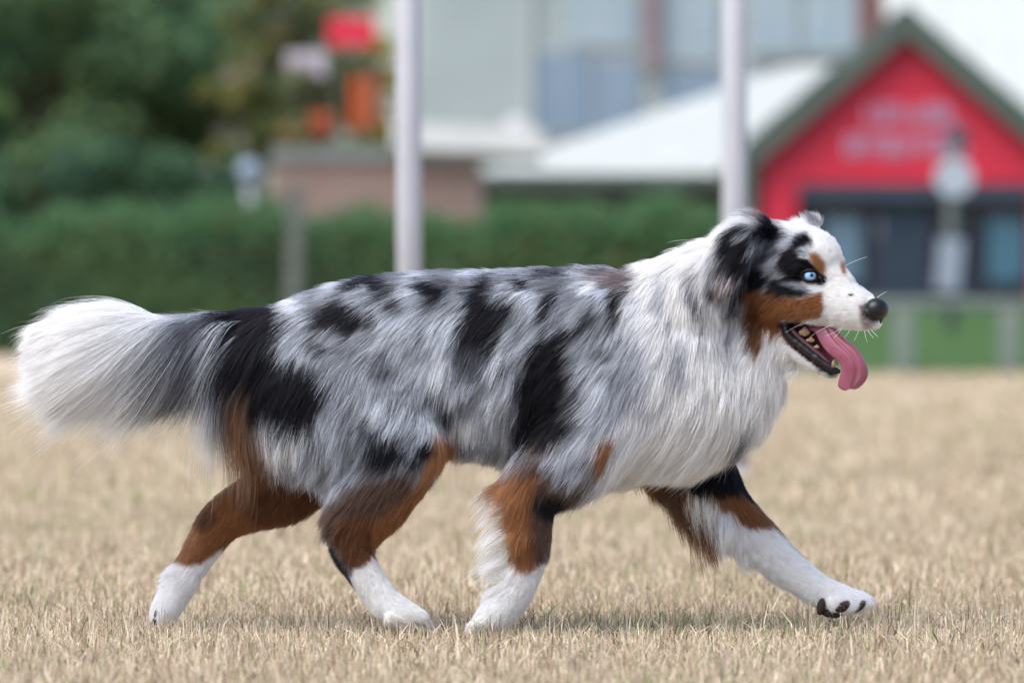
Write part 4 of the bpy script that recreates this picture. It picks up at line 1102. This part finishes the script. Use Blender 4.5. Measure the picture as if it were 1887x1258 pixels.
# stray angle
jit = rng.normal(0, 1, (NH, 1, 3)) * (gl * .045 + .0006)[:, None, None]
Pc += jit * tt ** 1.3
fine = np.sin(tt * rng.uniform(3, 7, (NH, 1, 1)) + rng.uniform(0, 6, (NH, 1, 1))) * rng.normal(0, 1, (NH, 1, 3)) * (gl * .012)[:, None, None]
Pc += fine * tt
clump = (np.clip((gl / S - 12) / 50, 0, 1) * .34 * rng.uniform(.1, 1.0, NH))[:, None, None]
clump = np.where((glift[near[:, 0]] > .62)[:, None, None], np.maximum(clump, .72 * rng.uniform(.7, 1.1, (NH, 1, 1))), clump)
tgt = G[near[:, 0]] * lenr[:, None, None] + (1 - lenr[:, None, None]) * G[near[:, 0]][:, :1]
Pc = Pc * (1 - clump * tt ** 1.4) + tgt * clump * tt ** 1.4
# ---- clear eye, mouth, nose
X2 = CX + Pc[..., 0] * K / (D0 + Pc[..., 1]); Y2 = HY - (Pc[..., 2] - CH) * K / (D0 + Pc[..., 1])
bad = ((((X2 - 1489) / 15.5) ** 2 + ((Y2 - 508.5) / 10.8) ** 2 < 1) & (Pc[..., 1] < HY0 - .02)).any(1)
hm = lookup(MOUTHM, X2.ravel(), Y2.ravel()).reshape(X2.shape) > .5
bad |= (hm[:, 2:5].any(1) & (RLAB == 6))
bad |= (np.linalg.norm(Pc - np.array(HP(203, 572, 0)), axis=2) < 0.0192).any(1)
Pc, R, RF, ti, near, gl = Pc[~bad], R[~bad], RF[~bad], ti[~bad], near[~bad], gl[~bad]
NH = len(Pc)
# ---- colour of each hair: the coat pattern where the hair shows (a little beyond its middle)
mid = Pc[:, 5]
gj = rng.normal(0, 4, (NG, 2))[near[:, 0]] * np.clip(gl / S / 50, .15, 1.0)[:, None]
hj = rng.normal(0, 1.0, (NH, 2)) * np.clip(gl / S * .07, .8, 5)[:, None]
HC = coat(mid, RF, gj[:, 0] + hj[:, 0], gj[:, 1] + hj[:, 1])
lum = HC.mean(1)
greyish = (lum > .2) & (lum < .6) & (np.abs(HC[:, 0] - HC[:, 2]) < .12)
gn = rng.normal(0, 1, NG)[near[:, 0]]
mer = rng.random(NH) + .10 * gn
HC = np.where((greyish & (mer < .13))[:, None], HC * .40, HC)
HC = np.where((greyish & (mer > .78))[:, None], np.minimum(HC * 1.30, .8), HC)
HC *= (1 + (.10 + .16 * (gl < .024)) * np.clip(1.15 - 1.2 * HC.mean(1), .12, 1) * rng.normal(0, 1, NH) + .05 * gn)[:, None].clip(.6, 1.4)
HC = np.clip(HC, .004, .89)
rr = np.clip(.00012 + .0013 * gl, .00014, .00020) * rng.uniform(.75, 1.2, NH)
prof = np.array([.8, 1, 1, 1, .95, .8, .55, .18])

def hair_material():
    m = bpy.data.materials.new('dog_hair'); m.use_nodes = True
    t = m.node_tree; t.nodes.clear()
    o = t.nodes.new('ShaderNodeOutputMaterial'); a = t.nodes.new('ShaderNodeAttribute'); a.attribute_name = 'tint'
    h = t.nodes.new('ShaderNodeBsdfHairPrincipled'); h.parametrization = 'COLOR'
    h.inputs['Roughness'].default_value = .38; h.inputs['Radial Roughness'].default_value = .55
    h.inputs['Coat'].default_value = .0; h.inputs['IOR'].default_value = 1.40
    d = t.nodes.new('ShaderNodeBsdfDiffuse')
    mx = t.nodes.new('ShaderNodeMixShader'); mx.inputs[0].default_value = .62
    t.links.new(a.outputs['Color'], h.inputs['Color']); t.links.new(a.outputs['Color'], d.inputs['Color'])
    t.links.new(h.outputs[0], mx.inputs[1]); t.links.new(d.outputs[0], mx.inputs[2]); t.links.new(mx.outputs[0], o.inputs['Surface'])
    return m
def hair_object(name, P, radii, colr, m, parent):
    n, k = P.shape[:2]
    cu = bpy.data.hair_curves.new(name)
    cu.add_curves([k] * n)
    cu.attributes['position'].data.foreach_set('vector', P.astype(np.float32).ravel())
    ra = cu.attributes.get('radius') or cu.attributes.new('radius', 'FLOAT', 'POINT')
    ra.data.foreach_set('value', radii.astype(np.float32).ravel())
    ca = cu.attributes.new('tint', 'FLOAT_COLOR', 'CURVE')
    ca.data.foreach_set('color', np.concatenate([colr, np.ones((n, 1))], 1).astype(np.float32).ravel())
    cu.materials.append(m)
    o = bpy.data.objects.new(name, cu); COL.objects.link(o)
    o.parent = parent; o.matrix_parent_inverse = parent_matrix(parent).inverted()
    return o
HAIR = hair_material()
fur = hair_object('fur', Pc, rr[:, None] * prof[None], HC, HAIR, dog)
fur['kind'] = 'stuff'

# ---- whiskers
def whisk(a, b, c):
    t = np.linspace(0, 1, 8)[:, None]
    a, b, c = np.array(a), np.array(b), np.array(c)
    return a * (1 - t) ** 2 + 2 * b * t * (1 - t) + c * t ** 2
WK = []
for (p0, p1, p2, v0, v1) in (((1520, 580), (1480, 588), (1444, 612), 34, 52), ((1530, 597), (1505, 606), (1488, 620), 32, 44), ((1546, 602), (1540, 612), (1530, 622), 30, 38), ((1512, 583), (1490, 592), (1468, 600), 36, 48),
                             ((1560, 605), (1556, 615), (1548, 622), 24, 28), ((1585, 607), (1586, 618), (1590, 630), 18, 22), ((1590, 607), (1595, 615), (1601, 622), 20, 24), ((1597, 607), (1603, 614), (1609, 620), 18, 22),
                             ((1555, 490), (1572, 480), (1594, 474), -34, -40), ((1610, 548), (1618, 542), (1628, 537), -14, -30), ((1575, 606), (1572, 617), (1566, 628), 22, 26), ((1542, 604), (1530, 614), (1514, 618), 30, 40)):
    WK.append(whisk(HS(*p0, v0), HS(*p1, (v0 + v1) / 2), HS(*p2, v1)))
WK = np.array(WK)
hair_object('whiskers', WK, np.full(WK.shape[:2], .00032) * np.linspace(1, .35, 8)[None], np.full((len(WK), 3), .82), HAIR, dog)

# ---- eye
def eye(v, name='eye'):
    c0 = HS(1487.5, 508, v) if v > 0 else HP(92, 508, v)
    gaze = Vector((.30, -.95, .03)).normalized() if v > 0 else Vector((.89, .35, 0)).normalized()
    r = 13.2 * S
    c = c0 - Vector((ct * 0 , 0, 0)) + gaze * (-.2 * r)
    q = gaze.to_track_quat('Z', 'Y').to_matrix().to_4x4()
    def cap(radius, ang, inner=0.0, n=32, m=8):
        bm = bmesh.new(); rows = []
        for i in range(m + 1):
            th = inner + (ang - inner) * i / m
            rows.append([bm.verts.new(c + (q @ Vector((math.sin(th) * math.cos(p), math.sin(th) * math.sin(p), math.cos(th)))) * radius) for p in np.linspace(0, 2 * math.pi, n, endpoint=False)] if th > 1e-6 else [bm.verts.new(c + (q @ Vector((0, 0, 1))) * radius)])
        for r0, r1 in zip(rows, rows[1:]):
            for k in range(n):
                k2 = (k + 1) % n
                f = bm.faces.new((r0[0], r1[k], r1[k2]) if len(r0) == 1 else (r0[k], r1[k], r1[k2], r0[k2])); f.smooth = True
        s = MB(); s.bm.free(); s.bm = bm
        return s
    e = MB().ball(c, r, 28, 18).build('eye', EYEWHITE, dog)
    cap(r * 1.004, math.radians(62)).build('iris', IRIS, e)
    cap(r * 1.010, math.radians(15)).build('pupil', PUPIL, e)
    cap(r * 1.006, math.radians(66), math.radians(56)).build('iris_rim', RIM, e)
    return c, r, gaze
EYEWHITE = mat('eye_white', (.035, .035, .04), .25, .4, coat=.3)
IRIS = mat('ice_blue_iris', (.16, .34, .56), .25, .4, coat=.3, noise=(450.0, (.31, .52, .72), .25))
PUPIL = mat('pupil_black', (.008, .016, .04), .2, .4, coat=.25)
RIM = mat('iris_rim_blue', (.08, .16, .28), .2, .4, coat=.25)
LID = mat('black_lid', (.006, .005, .006), .65, .2, bump=(500, .5, .0006))
ecn, err_, gz = eye(40)
eye(-38)
# lids: a rim that bounds the almond opening
m = MB()
for up in (1, -1):
    pts, rd = [], []
    for t in np.linspace(0, 1, 15):
        a = math.pi * t
        ex = 1489 + 15.8 * math.cos(math.pi - a); h_ = (9.9 if up > 0 else 9.9) * math.sin(a) ** .9
        ez_ = 508.5 - up * h_ 
        dx_, dz_ = (ex - 1487.5) * S, (508 - ez_) * S
        dy_ = -math.sqrt(max(err_ ** 2 * 1.12 - dx_ ** 2 - dz_ ** 2, (err_ * .35) ** 2))
        pts.append(Vector((ecn.x + dx_ + .2 * 0, ecn.y + dy_, ecn.z + dz_)))
        rd.append((.0014 + .0009 * math.sin(a)) * (1.3 if up > 0 else 1.0))
    m.tube(pts, rd, 10)
m.tube([HS(1503, 510, 38), HS(1509, 516, 36), HS(1514, 521, 33)], [.0028, .0022, .0008], 8)
m.build('eyelid', LID, dog)

# ---- nose
nose_me = MB()
nose_me.ball(HP(205, 570, 0), (22 * S, 26 * S, 21 * S), 28, 18, Matrix.Rotation(-TH, 4, 'Z'))
nose_me.ball(HP(203, 586, 0), (15 * S, 12 * S, 14 * S), 20, 14, Matrix.Rotation(-TH, 4, 'Z'))
nose_me.ball(HP(196, 576, 16), (14 * S, 11 * S, 13 * S), 20, 14, Matrix.Rotation(-TH, 4, 'Z'))
nose_me.ball(HP(196, 576, -16), (14 * S, 11 * S, 13 * S), 20, 14, Matrix.Rotation(-TH, 4, 'Z'))
NOSE = mat('wet_black_nose', (.005, .005, .006), .33, .4, bump=(900, .5, .0007))
nose = nose_me.build('nose', NOSE, dog)
rm = nose.modifiers.new('r', 'REMESH'); rm.mode = 'VOXEL'; rm.voxel_size = .0012; rm.use_smooth_shade = True
nsm = nose.modifiers.new('s', 'SMOOTH'); nsm.factor = .5; nsm.iterations = 4
HOLE = mat('nostril_dark', (.002, .002, .002), .6, .2)
for v_ in (13, -13):
    MB().ball(HP(213, 579, v_), (5.0 * S, 4.5 * S, 3.8 * S), 14, 10, Matrix.Rotation(-TH, 4, 'Z')).build('nostril', HOLE, nose)

# ---- mouth: dark lip along the lower jaw, gum, teeth, tongue
LIP = mat('black_lip', (.007, .006, .008), .42, .4, bump=(500, .7, .0012))
GUM = mat('pink_gum', (.085, .022, .030), .35, .5, noise=(140, (.05, .018, .025), .2), sss=.1)
pts = [(1444, 599, 43), (1444, 608, 43), (1452, 621, 39), (1468, 634, 34), (1486, 648, 29), (1505, 663, 23), (1522, 675, 16), (1535, 682, 9), (1543, 683, 2)]
LIPC = [HS(a, b, v_) for a, b, v_ in pts]
def dense(pts, n):
    P = np.array([list(p) for p in pts]); t = np.linspace(0, len(P) - 1, n); out = []
    for q in t:
        i = min(int(q), len(P) - 2); f = q - i
        p0, p1, p2, p3 = P[max(i - 1, 0)], P[i], P[i + 1], P[min(i + 2, len(P) - 1)]
        out.append(Vector(.5 * ((2 * p1) + (-p0 + p2) * f + (2 * p0 - 5 * p1 + 4 * p2 - p3) * f * f + (-p0 + 3 * p1 - 3 * p2 + p3) * f ** 3)))
    return out
lp = dense(LIPC, 46)
MB().tube(lp, [(.0034 + .0022 * min(1, i / 16) + random.uniform(-.0009, .0007)) * (1 if i < 40 else 1 - (i - 40) * .12) for i in range(46)], 12).build('lip', LIP, dog)
up_ = dense([HS(1440, 598, 47), HS(1450, 593, 46), HS(1468, 594, 43), HS(1486, 598, 39)], 24)
MB().tube(up_, [.0034 - .0001 * i for i in range(24)], 10).build('lip', LIP, dog)
gp_ = dense([HS(1456, 608, 32), HS(1468, 621, 29), HS(1485, 636, 25), HS(1503, 651, 20), HS(1518, 664, 15), HS(1530, 673, 9)], 30)
MB().tube(gp_, [.0046] * 30, 10).build('gum', GUM, dog)
# the dark inside of the mouth, cheek to cheek
def lining():
    ring = [(1446, 602), (1462, 596), (1490, 596), (1520, 602), (1536, 612), (1530, 640), (1534, 672), (1520, 676), (1498, 660), (1476, 645), (1456, 628)]
    m = MB(); a = [m.bm.verts.new(HS(x, y, 14)) for x, y in ring]; b = [m.bm.verts.new(HS(x + 8, y, -16)) for x, y in ring]
    c = m.bm.verts.new(HS(1492, 628, -2))
    n = len(ring)
    for i in range(n):
        j = (i + 1) % n
        m.bm.faces.new((a[i], a[j], c)); m.bm.faces.new((b[j], b[i], m.bm.verts.new(HS(1498, 628, -20)))); m.bm.faces.new((a[j], a[i], b[i], b[j]))
    return m.build('mouth_lining', mat('mouth_dark', (.060, .016, .022), .4, .4, noise=(90, (.13, .035, .05), .25)), dog)
lining()
TOOTH = mat('ivory_tooth', (.21, .13, .07), .4, .4, noise=(160, (.34, .25, .16), .2), coat=.2)
def tooth(x, y, v_, w, h, tilt=0.0):
    b = HS(x, y, v_)
    m = MB()
    for o_, hh, q in ((-.30, .62, .42), (.10, 1.0, .44), (.42, .55, .34)):
        m.ball(b + Vector((o_ * w * S + tilt * S, 0, hh * h * S * .30)), (w * q * S, w * .34 * S, hh * h * S * .62), 12, 8)
    return m.build('tooth', TOOTH, dog)
tooth(1478, 615, 28, 14, 15); tooth(1489, 628, 26, 11, 9); tooth(1500, 640, 23, 8, 6)
MB().tube([HS(1530, 676, 16), HS(1531, 666, 16), HS(1533, 659, 15)], [.0034, .0026, .0008], 10).build('tooth', TOOTH, dog)

TONGUE = mat('pink_tongue', (.215, .048, .085), .42, .45, noise=(40, (.30, .092, .145), .25), bump=(420, .55, .0007), coat=.3, sss=.2)
def tongue():
    #       left edge        right edge       v of the middle
    rows = [((1478, 612), (1500, 592), 8), ((1494, 610), (1532, 602), 12), ((1502, 625), (1545, 616), 15), ((1513, 643), (1558, 628), 16), ((1528, 658), (1572, 640), 15), ((1540, 668), (1584, 657), 12),
            ((1543, 682), (1592, 674), 10), ((1539, 697), (1594, 690), 8), ((1537, 709), (1588, 703), 7), ((1543, 716), (1578, 713), 6), ((1552, 718.5), (1568, 717), 6)]
    Lf = dense([HS(*a, v_ + 8) for a, b, v_ in rows], 44); Rt = dense([HS(*b, v_ - 12) for a, b, v_ in rows], 44)
    bm = bmesh.new(); nx = 15; top, bot = [], []
    toward = Vector((.25, -1, .35)).normalized()
    for i, (a, b) in enumerate(zip(Lf, Rt)):
        rt, rb = [], []
        tk = .0042 if i < 38 else .0042 * (1 - (i - 38) / 8)
        for k in range(nx):
            s = k / (nx - 1)
            p = a.lerp(b, s)
            edge = math.sin(math.pi * s) ** .5
            groove = -.0042 * math.exp(-((s - .55) / .07) ** 2) * min(1, i / 8) * max(0, 1 - max(0, i - 34) / 8)
            hump = .0075 * math.sin(math.pi * s) ** .8
            rt.append(bm.verts.new(p + toward * (hump + groove + tk * .5 * edge)))
            rb.append(bm.verts.new(p - toward * (tk * .5 * edge) + toward * (hump + groove * .5)) if 0 < k < nx - 1 else rt[-1])
        top.append(rt); bot.append(rb)
    for i in range(43):
        for k in range(nx - 1):
            f = bm.faces.new((top[i][k], top[i][k + 1], top[i + 1][k + 1], top[i + 1][k])); f.smooth = True
            q = (bot[i][k], bot[i + 1][k], bot[i + 1][k + 1], bot[i][k + 1])
            if len(set(q)) == 4:
                f = bm.faces.new(q); f.smooth = True
    s = MB(); s.bm.free(); s.bm = bm
    o = s.build('tongue', TONGUE, dog)
    sb = o.modifiers.new('s', 'SUBSURF'); sb.levels = 1; sb.render_levels = 1
    return o
tongue()

# ---- paw pads and claws
PAD = mat('dark_paw_pad', (.035, .022, .018), .75, .2, bump=(900, .5, .0006))
CLAW = mat('dark_claw', (.045, .038, .035), .35, .4)
def pad(x, y, yp, rx_, ry__, rz_, ang=0, flush=False):
    c = W(x, y, yp * S)
    if flush:                          # sit in the surface of the sole
        o_ = Vector(cam.location); h_ = bvh.ray_cast(o_, (c - o_).normalized())
        if h_[0] is not None: c = h_[0] - h_[1] * (3.0 * S)
    MB().ball(c, (rx_ * S, ry__ * S, rz_ * S), 18, 12, Matrix.Rotation(math.radians(ang), 4, 'Y')).build('paw_pad', PAD, dog)
pad(1513, 1117, 70, 8, 8, 16, 12, True); pad(1532, 1130, 78, 20, 9, 8, 8, True); pad(1553, 1117, 59, 16, 8, 10, -34, True); pad(1583, 1119, 73, 17, 8, 8.5, -36, True)
pad(735, 1155, -112, 14, 12, 6); pad(752, 1159, -116, 9, 8, 6); pad(768, 1157, -108, 10, 8, 7); pad(720, 1151, -100, 12, 14, 7)
pad(288, 1130, 68, 4, 7, 9, 15)
pad(286, 1146, 70, 7, 8, 10, 20)
for (x, y, yp, a) in ((781, 1158, -112, 50), (784, 1156, -94, 50), (773, 1164, -118, 60)):
    b = W(x, y, yp * S)
    MB().tube([b + Vector((-.006, 0, .003)), b, b + Vector((.005, 0, -.004))], [.0022, .0018, .0005], 8).build('claw', CLAW, dog)
